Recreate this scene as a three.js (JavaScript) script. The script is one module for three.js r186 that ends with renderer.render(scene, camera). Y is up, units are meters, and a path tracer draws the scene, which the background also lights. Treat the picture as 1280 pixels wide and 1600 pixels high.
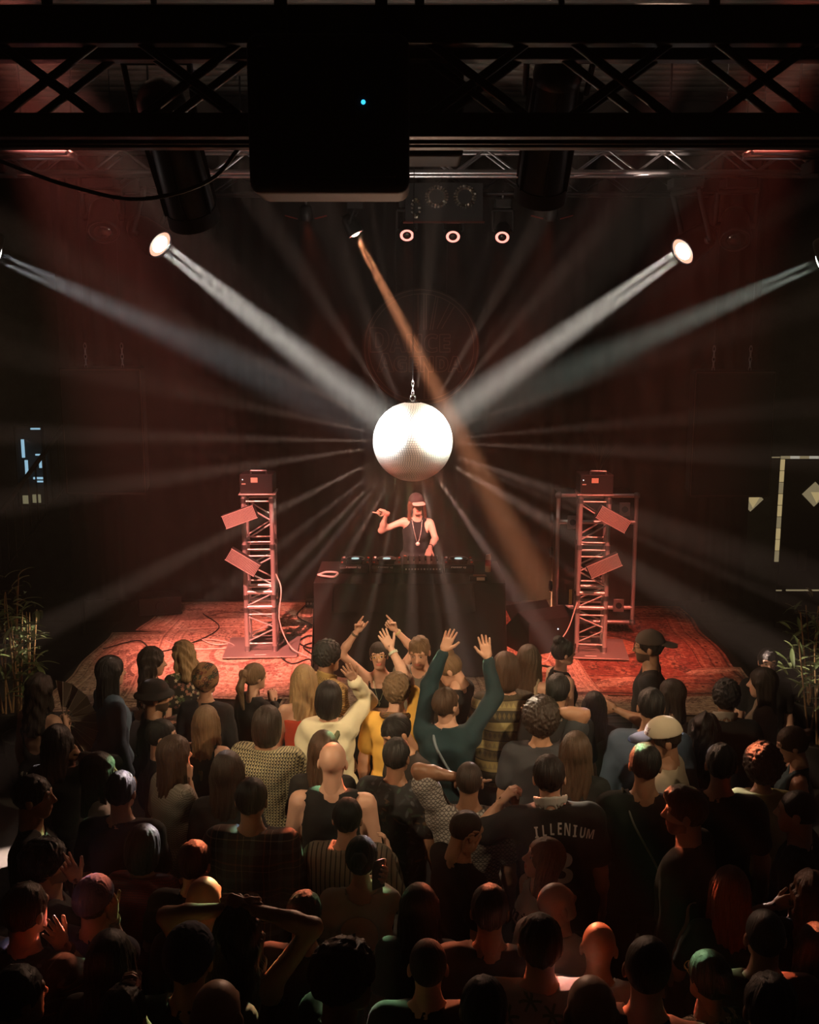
import * as THREE from 'three';
import { RoundedBoxGeometry } from 'three/addons/geometries/RoundedBoxGeometry.js';
import { mergeGeometries, mergeVertices, toCreasedNormals } from 'three/addons/utils/BufferGeometryUtils.js';
import { RectAreaLightUniformsLib } from 'three/addons/lights/RectAreaLightUniformsLib.js';

// ---------------------------------------------------------------- camera, air, exposure
const scene = new THREE.Scene();
scene.background = new THREE.Color(0x000000);
const camera = new THREE.PerspectiveCamera(53.13, 1280 / 1600, 0.1, 60);
camera.position.set(0, 4.1, 0);
camera.lookAt(0, 4.1 - Math.tan(THREE.MathUtils.degToRad(10)) * 10, -10);
const renderer = new THREE.WebGLRenderer({ antialias: true });
renderer.toneMapping = THREE.LinearToneMapping;
renderer.toneMappingExposure = 1.0;
renderer.shadowMap.enabled = true;
RectAreaLightUniformsLib.init();
scene.fog = new THREE.FogExp2(0xfff4ea, 0.005);     // the club's thin haze, which shows the beams

// ---------------------------------------------------------------- the lamps' light (each stands just in front of its fixture's lens)
const V = (x, y, z) => new THREE.Vector3(x, y, z);
const BALL = V(0.03, 3.09, -9.5), BALL_R = 0.37;
function spot(name, from, to, color, intensity, angle, penumbra = 0.5, size = 1) {
  const l = new THREE.SpotLight(color, intensity, 0, angle, penumbra, 2);
  l.name = name; l.position.copy(from); l.target.position.copy(to);
  l.castShadow = true; l.shadow.radius = size; l.shadow.mapSize.set(512, 512);
  scene.add(l, l.target);
  return l;
}
const LAMP = {                                              // where the lenses are and where they point
  beam_left: [V(-2.555, 4.977, -10.8), BALL], beam_right: [V(2.801, 4.907, -10.8), BALL],
  edge_left: [V(-2.995, 4.64, -7.6), BALL], edge_right: [V(2.985, 4.60, -7.6), BALL],
  amber: [V(-0.616, 5.196, -12.100), V(1.242, 1.668, -11.950)],
};
const ahead = ([a, b], d) => a.clone().add(b.clone().sub(a).normalize().multiplyScalar(d));
// the two small red pars and the red ring lamps of the rear row wash the top of the curtain
for (const x of [-1.158, 1.593]) spot('red_par', V(x, 5.33, -11.86), V(x * 0.7, 3.2, -12.6), new THREE.Color(1, 0.16, 0.07), 20, 0.45, 0.9, 2);
for (const [x, y] of [[-0.029, 5.12], [0.494, 5.11], [1.054, 5.1]]) spot('red_ring', V(x, y, -11.93), V(x * 0.8, 3.1, -12.3), new THREE.Color(1, 0.16, 0.08), 3.5, 0.5, 0.9, 2);
// a beam lamp is a ring of four small emitters side by side, all parallel
function beam(name, lamp, color, intensity, angle, r, forward = 0.05) {
  const d = lamp[1].clone().sub(lamp[0]).normalize(), u = V(0, 1, 0).cross(d).normalize(), w = d.clone().cross(u);
  for (let k = 0; k < 4; k++) { const a = k * 1.5708 + 0.785, off = u.clone().multiplyScalar(Math.cos(a) * r).addScaledVector(w, Math.sin(a) * r); spot(name, lamp[0].clone().addScaledVector(d, forward).add(off), lamp[1].clone().add(off), color, intensity / 4, angle, 0.7, 0.7); }
}
beam('beam_left', LAMP.beam_left, new THREE.Color(0.95, 0.97, 0.93), 23000, 0.056, 0.06);
beam('beam_right', LAMP.beam_right, new THREE.Color(0.98, 0.97, 0.9), 20500, 0.056, 0.06);
beam('edge_left', LAMP.edge_left, new THREE.Color(0.82, 0.93, 1), 1700, 0.085, 0.035);
beam('edge_right', LAMP.edge_right, new THREE.Color(0.8, 1, 0.9), 1700, 0.085, 0.035);
beam('amber', LAMP.amber, new THREE.Color(1, 0.4, 0.19), 14000, 0.058, 0.03);
// red wash from two lamps hung above the front truss, over the picture's upper edge
spot('red_left', V(-2.6, 6.76, -6.36), V(-1.8, 0.9, -10.6), new THREE.Color(1, 0.23, 0.18), 760, 0.22, 0.8, 4);
spot('red_right', V(2.5, 6.76, -6.36), V(2.0, 0.9, -10.6), new THREE.Color(1, 0.17, 0.11), 370, 0.22, 0.8, 4);
// pink key on the DJ and warm key on the first rows, both hung on the front truss
spot('dj_key', V(-2.5, 6.22, -6.27), V(-0.08, 1.9, -11.0), new THREE.Color(1, 0.4, 0.33), 500, 0.1, 0.6, 4);
spot('dj_fill', V(1.9, 6.22, -6.27), V(0.1, 1.9, -11.0), new THREE.Color(1, 0.36, 0.3), 230, 0.09, 0.6, 4);
spot('ball_key', V(-2.9, 6.22, -6.27), BALL, new THREE.Color(1, 0.8, 0.64), 330, 0.085, 0.4, 2);
spot('ball_key', V(2.9, 6.22, -6.27), BALL, new THREE.Color(1, 0.8, 0.64), 330, 0.085, 0.4, 2);
spot('crowd_key', V(-3.7, 5.7, -3.1), V(0.5, 1.4, -7.1), new THREE.Color(1, 0.72, 0.42), 105, 0.3, 1, 4);
spot('crowd_key', V(3.7, 5.7, -3.1), V(-0.4, 1.4, -7.1), new THREE.Color(1, 0.72, 0.42), 105, 0.3, 1, 4);


// light thrown back by the mirror ball: a fan of thin rays from its tiles
function thrown(dir, color, power, half) { const d = dir.clone().normalize(), from = BALL.clone().addScaledVector(d, BALL_R + 0.03); spot('mirror_ray', from, from.clone().add(d), color, power, half, 0.6, 0.6); }
for (let i = 0; i < 34; i++) {
  const a = (i / 34) * Math.PI * 2 + 0.09 * Math.sin(i * 5.1), down = Math.sin(a) < 0.1, z = down ? 0.42 + 0.22 * Math.sin(i * 2.7) : 0.35 * Math.sin(i * 2.7);
  thrown(V(Math.cos(a), Math.sin(a), z), new THREE.Color(1, 0.7, 0.56), (down ? 1300 : 480) * (0.55 + 0.6 * Math.abs(Math.sin(i * 1.9))), 0.045 + 0.022 * Math.sin(i * 3.3));
}
// the many small reflections together: a soft light upwards and a dim warm one over the crowd
spot('mirror_up', BALL.clone().add(V(0, BALL_R + 0.06, 0)), BALL.clone().add(V(0, 3, -0.4)), new THREE.Color(1, 0.85, 0.72), 9, 1.25, 0.6, 6);
spot('mirror_front', BALL.clone().add(V(0, -0.12, BALL_R + 0.06)), BALL.clone().add(V(0, -1.5, 4)), new THREE.Color(1, 0.55, 0.34), 20, 1.2, 0.7, 6);
const PATCHES = [[-1.28, -6.09, 'r'], [-1.23, -5.13, 'w'], [-1.62, -5.06, 'w'], [-0.56, -5.23, 'r'], [-0.33, -5.15, 'r'], [-0.85, -5.17, 'g'], [-0.40, -5.65, 'r'], [-0.47, -5.74, 'g'], [-0.15, -4.60, 'w'], [-0.13, -4.79, 'r'], [-0.10, -4.42, 'g'], [-0.18, -4.16, 'r'], [-0.88, -4.17, 'r'], [-0.82, -4.00, 'r'], [-0.85, -3.88, 'g'], [-0.58, -3.81, 'g'], [-0.55, -3.88, 'r'], [-0.22, -3.69, 'g'], [0.40, -4.93, 'w'], [0.35, -5.56, 'r'], [0.18, -5.43, 'w'], [0.59, -6.04, 'g'], [0.60, -5.95, 'r'], [0.71, -5.31, 'r'], [0.80, -5.15, 'r'], [1.19, -6.84, 'w'], [0.93, -6.09, 'r'], [0.32, -4.57, 'r'], [0.54, -4.28, 'w'], [0.54, -3.95, 'r'], [0.10, -3.73, 'r'], [0.68, -3.84, 'r'], [0.64, -3.60, 'w'], [0.68, -3.43, 'r'], [0.43, -3.58, 'r'], [1.72, -6.19, 'w'], [1.50, -5.56, 'w'], [1.37, -4.93, 'r'], [1.54, -4.48, 'g'], [1.64, -4.51, 'r'], [2.04, -5.09, 'r'], [1.43, -4.30, 'r'], [0.95, -3.77, 'r'], [0.86, -3.62, 'r'], [1.16, -3.42, 'g'], [-1.51, -3.77, 'w'], [-1.59, -4.05, 'r'], [-1.56, -4.17, 'b'], [-1.49, -4.15, 'r'], [-0.75, -3.42, 'r'], [-0.88, -3.38, 'g'], [-1.43, -3.88, 'r'], [-1.46, -3.45, 'r'], [-2.04, -6.53, 'w'], [-1.14, -4.20, 'r'], [-1.04, -4.63, 'r'], [1.88, -5.08, 'w'], [1.34, -4.51, 'r'], [0.51, -4.20, 'w'], [-0.76, -5.74, 'w'], [-1.77, -6.59, 'r'], [-1.19, -6.59, 'r'], [1.29, -5.74, 'b'], [1.80, -5.93, 'r'], [0.24, -6.04, 'g'], [0.53, -6.71, 'w'], [0.00, -5.74, 'r'], [-0.55, -4.79, 'r'], [-1.26, -4.79, 'g'], [0.15, -4.36, 'r'], [-0.33, -4.05, 'g'], [-1.50, -4.54, 'r'], [1.15, -4.60, 'g'], [2.14, -5.56, 'r'], [2.26, -6.36, 'w'], [-2.39, -6.25, 'w'], [-2.01, -5.56, 'r'], [-1.67, -5.74, 'g'], [-0.79, -5.39, 'b'], [-0.14, -5.08, 'g'], [0.52, -4.86, 'r'], [0.98, -4.86, 'r']];
const PATCH = { r: new THREE.Color(1, 0.2, 0.08), g: new THREE.Color(0.5, 1, 0.45), w: new THREE.Color(1, 0.85, 0.85), b: new THREE.Color(0.25, 0.5, 1) };
PATCHES.forEach(([x, z, c], i) => { const d = V(x, 1.62, z).sub(BALL).normalize(), from = BALL.clone().addScaledVector(d, BALL_R + 0.05); spot('mirror_patch', from, from.clone().add(d), PATCH[c], c === 'r' ? 460 : 290, 0.016 + 0.007 * Math.abs(Math.sin(i * 2.3)), 0.8, 0.6); });
for (const [x, y, z] of [[-3.6, 1.3, -9.1], [3.8, 1.0, -9.0], [1.05, 1.1, -4.3]]) { const d = V(x, y, z).sub(BALL).normalize(), from = BALL.clone().addScaledVector(d, BALL_R + 0.05); spot('mirror_patch', from, from.clone().add(d), new THREE.Color(1, 0.85, 0.6), 130, 0.06, 0.9, 0.6); }
// ---------------------------------------------------------------- helpers
let seed = 7;
const rnd = (a = 1, b) => { seed = (seed + 0x6d2b79f5) | 0; let t = Math.imul(seed ^ (seed >>> 15), 1 | seed); t = (t + Math.imul(t ^ (t >>> 7), 61 | t)) ^ t; const r = ((t ^ (t >>> 14)) >>> 0) / 4294967296; return b === undefined ? r * a : a + r * (b - a); };
const taken = new Map();
function numbered(name) { const n = taken.get(name) ?? 0; taken.set(name, n + 1); return n ? name + '_' + String(n).padStart(3, '0') : name; }
function tag(o, label, category, group, kind) {
  if (label) o.userData.label = label;
  if (category) o.userData.category = category;
  if (group) o.userData.group = group;
  if (kind) o.userData.kind = kind;
  return o;
}
function thing(name, label, category, [x, y, z] = [0, 0, 0], turn = 0, group) {
  const o = new THREE.Group(); o.name = numbered(name); o.position.set(x, y, z); o.rotation.y = turn; scene.add(o);
  return tag(o, label, category, group);
}
function part(name, geo, material, parent) {
  const o = new THREE.Mesh(Array.isArray(geo) ? join(geo) : geo, material); o.name = name; parent.add(o);
  return o;
}
function struct(name, geo, material) {
  const o = new THREE.Mesh(Array.isArray(geo) ? join(geo) : geo, material); o.name = name; o.userData.kind = 'structure'; scene.add(o);
  return o;
}
function join(list) {
  const ready = list.map((g) => { const h = g.index ? g.toNonIndexed() : g; for (const k of Object.keys(h.attributes)) if (!['position', 'normal', 'uv'].includes(k)) h.deleteAttribute(k); return h; });
  return ready.length === 1 ? ready[0] : mergeGeometries(ready);
}
const box = (w, h, d, x = 0, y = 0, z = 0, r = 0) => (r ? new RoundedBoxGeometry(w, h, d, 2, r) : new THREE.BoxGeometry(w, h, d)).translate(x, y, z);
const slab = (x0, x1, y0, y1, z0, z1, r = 0) => box(x1 - x0, y1 - y0, z1 - z0, (x0 + x1) / 2, (y0 + y1) / 2, (z0 + z1) / 2, r);
function bar(a, b, r, sides = 10, r2 = r) {                    // a round bar from a to b
  const d = b.clone().sub(a), g = new THREE.CylinderGeometry(r2, r, d.length(), sides, 1);
  g.translate(0, d.length() / 2, 0).applyQuaternion(new THREE.Quaternion().setFromUnitVectors(V(0, 1, 0), d.normalize())).translate(a.x, a.y, a.z);
  return g;
}
const cord = (points, r, n = 40, sides = 6) => new THREE.TubeGeometry(new THREE.CatmullRomCurve3(points.map((p) => V(...p))), n, r, sides);
const lathe = (profile, sides = 32) => new THREE.LatheGeometry(profile.map(([r, y]) => new THREE.Vector2(r, y)), sides);
const ring = (R, r, sides = 24, tube = 8) => new THREE.TorusGeometry(R, r, tube, sides);
function aim(g, dir) { return g.applyQuaternion(new THREE.Quaternion().setFromUnitVectors(V(0, 0, -1), dir.clone().normalize())); }  // turns a shape built along -z
const std = (color, roughness = 0.8, metalness = 0, more = {}) => new THREE.MeshStandardMaterial({ color, roughness, metalness, ...more });
const rgb = (r, g, b) => new THREE.Color().setRGB(r, g, b);
function canvasTexture(w, h, draw, repeat) {
  const c = document.createElement('canvas'); c.width = w; c.height = h;
  draw(c.getContext('2d'), w, h);
  const t = new THREE.CanvasTexture(c); t.colorSpace = THREE.SRGBColorSpace;
  if (repeat) { t.wrapS = t.wrapT = THREE.RepeatWrapping; t.repeat.set(...repeat); }
  return t;
}
function hash(x, y, z = 0) { let h = Math.imul(x | 0, 374761393) ^ Math.imul(y | 0, 668265263) ^ Math.imul(z | 0, 2147483647 ^ 1013); h = Math.imul(h ^ (h >>> 13), 1274126177); return ((h ^ (h >>> 16)) >>> 0) / 4294967296; }
function noise2(x, y, p = 0) {
  const ix = Math.floor(x), iy = Math.floor(y), fx = x - ix, fy = y - iy, u = fx * fx * (3 - 2 * fx), v = fy * fy * (3 - 2 * fy), m = (a) => (p ? ((a % p) + p) % p : a);
  const a = hash(m(ix), m(iy)), b = hash(m(ix + 1), m(iy)), c = hash(m(ix), m(iy + 1)), d = hash(m(ix + 1), m(iy + 1));
  return a + (b - a) * u + (c - a) * v + (a - b - c + d) * u * v;
}
function noiseTexture(n, f, repeat, srgb = false) {            // f(u, v, noise) -> [r, g, b] 0..1
  const data = new Uint8Array(n * n * 4);
  for (let y = 0; y < n; y++) for (let x = 0; x < n; x++) { const c = f(x / n, y / n); for (let k = 0; k < 3; k++) data[(y * n + x) * 4 + k] = Math.max(0, Math.min(255, c[k] * 255)); data[(y * n + x) * 4 + 3] = 255; }
  const t = new THREE.DataTexture(data, n, n); t.magFilter = THREE.LinearFilter; t.minFilter = THREE.LinearFilter; t.wrapS = t.wrapT = THREE.RepeatWrapping;
  if (repeat) t.repeat.set(...repeat);
  if (srgb) t.colorSpace = THREE.SRGBColorSpace;
  t.needsUpdate = true;
  return t;
}
const M = {
  black: std(0x0d0d0e, 0.75), blackGloss: std(0x0b0b0c, 0.4), blackCloth: std(0x0c0b0b, 0.95), blackMetal: std(0x111113, 0.5, 0.5),
  alu: std(0xd2d0d0, 0.42, 0.75), steel: std(0xa8a8ac, 0.35, 1), darkSteel: std(0x2e2f32, 0.5, 0.8), white: std(0xe8e6e2, 0.5), rubber: std(0x0a0a0a, 0.7),
  cableBlack: std(0x0d0c0c, 0.6), cableWhite: std(0xd9d4cc, 0.6), sticker: std(0xc9b8a4, 0.7), chrome: std(0xe6e6e6, 0.12, 1), wood: std(0x5b3d28, 0.7),
};
const glow = (color, k) => new THREE.MeshStandardMaterial({ color: 0x050505, emissive: color, emissiveIntensity: k, roughness: 0.4 });
// ---------------------------------------------------------------- the room
const plaster = noiseTexture(256, (u, v) => { const n = 0.6 * noise2(u * 16, v * 16, 16) + 0.4 * noise2(u * 64, v * 64, 64), c = 0.035 + 0.03 * n; return [c, c, c * 1.02]; }, [0.5, 0.5]);
const concrete = noiseTexture(256, (u, v) => { const n = 0.5 * noise2(u * 8, v * 8, 8) + 0.3 * noise2(u * 32, v * 32, 32) + 0.2 * noise2(u * 128, v * 128, 128), c = 0.022 + 0.03 * n; return [c, c * 0.98, c * 0.95]; }, [0.4, 0.4]);
function metres(g, s = 1) {                                    // uv in metres over the two long sides of each face
  const p = g.attributes.position, n = g.attributes.normal, u = new Float32Array(p.count * 2);
  for (let i = 0; i < p.count; i++) { const ax = Math.abs(n.getX(i)), ay = Math.abs(n.getY(i)), az = Math.abs(n.getZ(i)); u[i * 2] = (ax > ay && ax > az ? p.getZ(i) : p.getX(i)) * s; u[i * 2 + 1] = (ay > ax && ay > az ? p.getZ(i) : p.getY(i)) * s; }
  g.setAttribute('uv', new THREE.BufferAttribute(u, 2));
  return g;
}
const wallMat = std(0xffffff, 0.9, 0, { map: plaster }), floorMat = std(0xffffff, 0.75, 0, { map: concrete });
struct('floor', metres(slab(-6.4, 6.4, -0.15, 0, -14.4, 2.4)), floorMat);
struct('wall_back', metres(slab(-6.4, 6.4, 0, 7.1, -14.4, -14.2)), wallMat);
struct('wall_left', metres(slab(-6.4, -6.2, 0, 7.1, -14.2, 2.2)), wallMat);
struct('wall_right', metres(slab(6.2, 6.4, 0, 7.1, -14.2, 2.2)), wallMat);
struct('wall_front', metres(slab(-6.4, 6.4, 0, 7.1, 2.2, 2.4)), wallMat);
const ceilingMat = std(0x6b655e, 0.7, 0.2);
const ceiling = struct('ceiling', slab(-6.4, 6.4, 7.1, 7.3, -14.4, 2.4), ceilingMat);
const ribGeo = new THREE.CylinderGeometry(0.09, 0.09, 12.4, 6, 1, false).rotateZ(Math.PI / 2).scale(1, 0.55, 1);
for (let i = 0; i < 46; i++) { const r = part('ceiling_rib', ribGeo, ceilingMat, ceiling); r.position.set(0, 7.09, -14 + i * 0.27); }
// the stage and its black skirt
const stage = struct('floor_stage', metres(slab(-3.45, 3.45, 0.62, 0.7, -13.6, -8.72)), std(0x1a1715, 0.7));
part('stage_skirt', slab(-3.44, 3.44, 0, 0.62, -13.5, -8.76), M.blackCloth, stage);
part('stage_lip', slab(-3.45, 3.45, 0.655, 0.7, -8.72, -8.70), std(0x6a5a4c, 0.5, 0.4), stage);
// the black drape behind the stage, in folds
function drape(name, label, x0, x1, y0, y1, z, wave = 0.055, ragged = 0) {
  const n = Math.round((x1 - x0) * 34), g = new THREE.PlaneGeometry(x1 - x0, y1 - y0, n, 14), p = g.attributes.position;
  for (let i = 0; i < p.count; i++) {
    const x = p.getX(i) + (x0 + x1) / 2, t = p.getY(i) / (y1 - y0) + 0.5;
    p.setXYZ(i, x, y0 + t * (y1 - y0) + (1 - t) * ragged * (noise2(x * 1.7, 3) - 0.5), z + wave * (Math.sin(x * 21 + 2 * Math.sin(x * 3.1)) * (0.5 + 0.5 * noise2(x * 1.3, 7.5)) + (1 - t) * 0.8 * Math.sin(x * 5.3 + 1)));
  }
  g.computeVertexNormals();
  const back = g.clone().translate(0, 0, -0.012);
  const o = new THREE.Mesh(join([g, back]), M.drape); o.name = numbered(name); scene.add(o);
  return tag(o, label, 'curtain');
}
M.drape = std(0x0c0909, 0.92, 0, { side: THREE.DoubleSide });
drape('stage_curtain', 'wide black curtain hanging in folds behind the DJ', -4.3, 4.3, 0.7, 6.3, -12.75);
{
  const pole = thing('curtain_pole', 'black pole carrying the stage curtain', 'pole', [0, 6.34, -12.75]);
  part('pole_tube', bar(V(-4.4, 0, 0), V(4.4, 0, 0), 0.03), M.blackMetal, pole);
  for (const x of [-4, -2, 0, 2, 4]) part('pole_hanger', bar(V(x, 0, 0), V(x, 0.8, 0), 0.012, 6), M.blackMetal, pole);
}
// the round line emblem on the cloth behind the ball
{
  const tex = canvasTexture(1024, 1024, (c) => {
    c.clearRect(0, 0, 1024, 1024); c.strokeStyle = 'rgb(72,63,52)'; c.lineWidth = 7; c.lineJoin = 'round';
    const arc = (r) => { c.beginPath(); c.arc(512, 512, r, 0, 7); c.stroke(); };
    c.fillStyle = 'rgb(20,16,15)'; c.fillRect(0, 0, 1024, 1024);
    arc(496); arc(462);
    const line = (a) => { c.beginPath(); a.forEach(([x, y], i) => (i ? c.lineTo(x, y) : c.moveTo(x, y))); c.stroke(); };
    line([[484, 55], [484, 360]]); line([[535, 55], [535, 360]]); line([[556, 55], [556, 360]]);
    line([[660, 75], [610, 360]]); line([[640, 70], [588, 360]]); line([[760, 130], [650, 350]]); line([[800, 160], [690, 350]]);
    line([[540, 650], [540, 960]]); line([[575, 650], [575, 960]]);
    c.fillStyle = 'rgb(20,16,15)';
    const word = (t, x, y, s, big) => { c.font = 'bold ' + s + 'px sans-serif'; let at = x; [...t].forEach((ch, i) => { c.font = 'bold ' + (i === 0 ? big : s) + 'px sans-serif'; c.lineWidth = 14; c.strokeText(ch, at, y); c.fillText(ch, at, y); at += c.measureText(ch).width * 0.99; }); };
    word('DANCE', 42, 548, 205, 285); word('AGENDA', 128, 720, 178, 215);
  });
  const banner = thing('emblem_banner', 'black cloth banner with a faint round lettered emblem above the mirror ball', 'banner', [0.14, 3.91, -12.46]);
  part('banner_cloth', new THREE.CircleGeometry(0.7, 64), std(0xffffff, 0.9, 0, { map: tex }), banner);
  part('banner_backing', new THREE.CylinderGeometry(0.7, 0.7, 0.01, 64).rotateX(Math.PI / 2).translate(0, 0, -0.008), M.blackCloth, banner);
  part('banner_cord', [bar(V(-0.3, 0.62, -0.01), V(-0.3, 1.72, 0.34), 0.004, 5), bar(V(0.3, 0.62, -0.01), V(0.3, 1.72, 0.34), 0.004, 5)], M.cableBlack, banner);
}
// ---------------------------------------------------------------- mirror ball
{
  const b = thing('mirror_ball', 'large mirror ball blazing white above the DJ table', 'mirror ball', [BALL.x, BALL.y, BALL.z]);
  part('ball_core', new THREE.SphereGeometry(BALL_R - 0.012, 48, 32), std(0x1c1714, 0.7), b);
  const pitch = 0.0215, rows = Math.round((Math.PI * BALL_R) / pitch), list = [], one = new THREE.BufferGeometry(), pos = [], nor = [];
  for (let r = 2; r < rows - 2; r++) {
    const th = ((r + 0.5) / rows) * Math.PI, R = BALL_R * Math.sin(th), n = Math.max(6, Math.floor((2 * Math.PI * R) / pitch)), hw = Math.min(0.0095, (Math.PI * R) / n - 0.0012), hh = 0.0095;
    for (let i = 0; i < n; i++) {
      const ph = ((i + (r % 2) * 0.5) / n) * Math.PI * 2, out = V(Math.sin(th) * Math.cos(ph), Math.cos(th), Math.sin(th) * Math.sin(ph)), u = V(-Math.sin(ph), 0, Math.cos(ph)), v = V().crossVectors(u, out), nn = out.clone().addScaledVector(u, rnd(-0.02, 0.02)).addScaledVector(v, rnd(-0.02, 0.02)).normalize();
      const c = out.clone().multiplyScalar(BALL_R), q = [[-1, -1], [1, -1], [1, 1], [-1, 1]].map(([a, d]) => c.clone().addScaledVector(u, a * hw).addScaledVector(v, d * hh)), w = q.map((p) => p.clone().addScaledVector(out, -0.006));
      const quad = (a, b2, c2, d, m) => { for (const p of [a, c2, b2, a, d, c2]) { pos.push(p.x, p.y, p.z); nor.push(m.x, m.y, m.z); } };
      quad(q[0], q[1], q[2], q[3], nn); quad(w[0], w[1], q[1], q[0], v.clone().negate()); quad(q[3], q[2], w[2], w[3], v);
    }
  }
  one.setAttribute('position', new THREE.Float32BufferAttribute(pos, 3)); one.setAttribute('normal', new THREE.Float32BufferAttribute(nor, 3));
  tag(part('mirror_tiles', one, std(0xf9ece0, 0.5, 1, { side: THREE.DoubleSide }), b), 'small square mirror tiles', null, null, 'stuff');
  part('top_cap', lathe([[0.001, 0.02], [0.05, 0.018], [0.07, 0], [0.072, -0.012]], 24).translate(0, BALL_R - 0.006, 0), M.chrome, b);
  part('bottom_cap', lathe([[0.07, 0.012], [0.06, -0.01], [0.001, -0.016]], 24).translate(0, -BALL_R + 0.012, 0), std(0x59402a, 0.5, 0.6), b);
  part('eyelet', ring(0.026, 0.007, 20, 8).translate(0, BALL_R + 0.037, 0), M.chrome, b);
  const h = thing('ball_chain', 'steel shackles and thin cable carrying the mirror ball', 'cable', [BALL.x, BALL.y + BALL_R + 0.06, BALL.z]);
  for (let i = 0; i < 4; i++) part('link', ring(0.014, 0.004, 12, 6).scale(0.75, 1.9, 1).rotateY((i % 2) * 1.5708).translate(0, 0.025 + i * 0.043, 0), M.steel, h);
  part('cable', bar(V(0, 0.17, 0), V(0.02, 3.55, 0), 0.004, 6), M.darkSteel, h);
}
// ---------------------------------------------------------------- overhead trusses
function boxTruss(name, label, x0, x1, y, z, w, h, r, bay, material, hang = 1.0) {
  const t = thing(name, label, 'truss', [0, y, z]);
  for (const sy of [-1, 1]) for (const sz of [-1, 1]) part('chord', bar(V(x0, (sy * h) / 2, (sz * w) / 2), V(x1, (sy * h) / 2, (sz * w) / 2), r, 12), material, t);
  const n = Math.round((x1 - x0) / bay), d = (x1 - x0) / n;
  for (let i = 0; i < n; i++) {
    const a = x0 + i * d, b = a + d, f = i % 2;
    for (const sz of [-1, 1]) part('brace', bar(V(a, (f ? h : -h) / 2, (sz * w) / 2), V(b, (f ? -h : h) / 2, (sz * w) / 2), r * 0.5, 8), material, t);
    part('brace', bar(V(a, -h / 2, (f ? w : -w) / 2), V(b, -h / 2, (f ? -w : w) / 2), r * 0.5, 8), material, t);
  }
  for (const x of [x0 + 0.5, x1 - 0.5, (x0 + x1) / 2 + 0.35]) part('hanger', bar(V(x, h / 2, 0), V(x, h / 2 + hang, 0), 0.012, 6), M.blackMetal, t);
  return t;
}
{
  const t = thing('front_truss', 'heavy black lattice truss across the top of the view', 'truss', [0, 5.4, -5.75]);
  for (const z of [-0.16, 0.16]) {
    part('chord', slab(-4.6, 4.6, 0.145, 0.33, z - 0.05, z + 0.05, 0.012), M.blackMetal, t);
    part('chord', slab(-4.6, 4.6, -0.31, -0.19, z - 0.05, z + 0.05, 0.012), M.blackMetal, t);
  }
  part('lower_rail', bar(V(-4.6, -0.335, 0.2), V(4.6, -0.335, 0.2), 0.012, 8), M.darkSteel, t);
  for (let i = -6; i < 6; i++) for (const z of [-0.16, 0.16]) { const a = i * 0.74 + 0.1, b = a + 0.5; part('brace', bar(V(a, -0.2, z), V(b, 0.16, z - 0.02), 0.024, 8), M.blackMetal, t); part('brace', bar(V(b, -0.2, z + 0.02), V(a, 0.16, z), 0.024, 8), M.blackMetal, t); }
  for (const x of [-3.6, -1.9, 1.6, 3.6]) part('hanger', bar(V(x, 0.33, 0), V(x, 1.66, 0), 0.03, 8), M.blackMetal, t);
}
boxTruss('lamp_truss', 'silver box truss carrying the two white beam lamps', -4.4, 4.4, 5.78, -10.8, 0.24, 0.22, 0.025, 0.3, M.steel, 1.2);
boxTruss('rear_truss', 'slim dark truss carrying the row of red ring lamps', -3.4, 3.4, 5.72, -12.0, 0.2, 0.2, 0.02, 0.3, M.darkSteel, 1.26);
boxTruss('side_truss', 'short truss stub at the left edge carrying a beam lamp', -4.6, -2.4, 5.45, -7.6, 0.22, 0.22, 0.025, 0.28, M.steel, 1.5);
boxTruss('side_truss', 'short silver truss stub at the right edge carrying a beam lamp', 2.4, 4.6, 5.45, -7.6, 0.22, 0.22, 0.025, 0.28, M.steel, 1.5);
// cable sagging under the front truss, left
{ const m = new THREE.Mesh(cord([[-2.4, 5.08, -5.95], [-1.9, 4.9, -5.95], [-1.5, 4.83, -5.95], [-1.1, 4.94, -5.95], [-0.95, 5.1, -5.95]], 0.012, 40, 6), M.cableBlack); m.name = "sagging_cable"; scene.add(tag(m, "black cable sagging below the heavy black truss at left", "cable")); }

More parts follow.
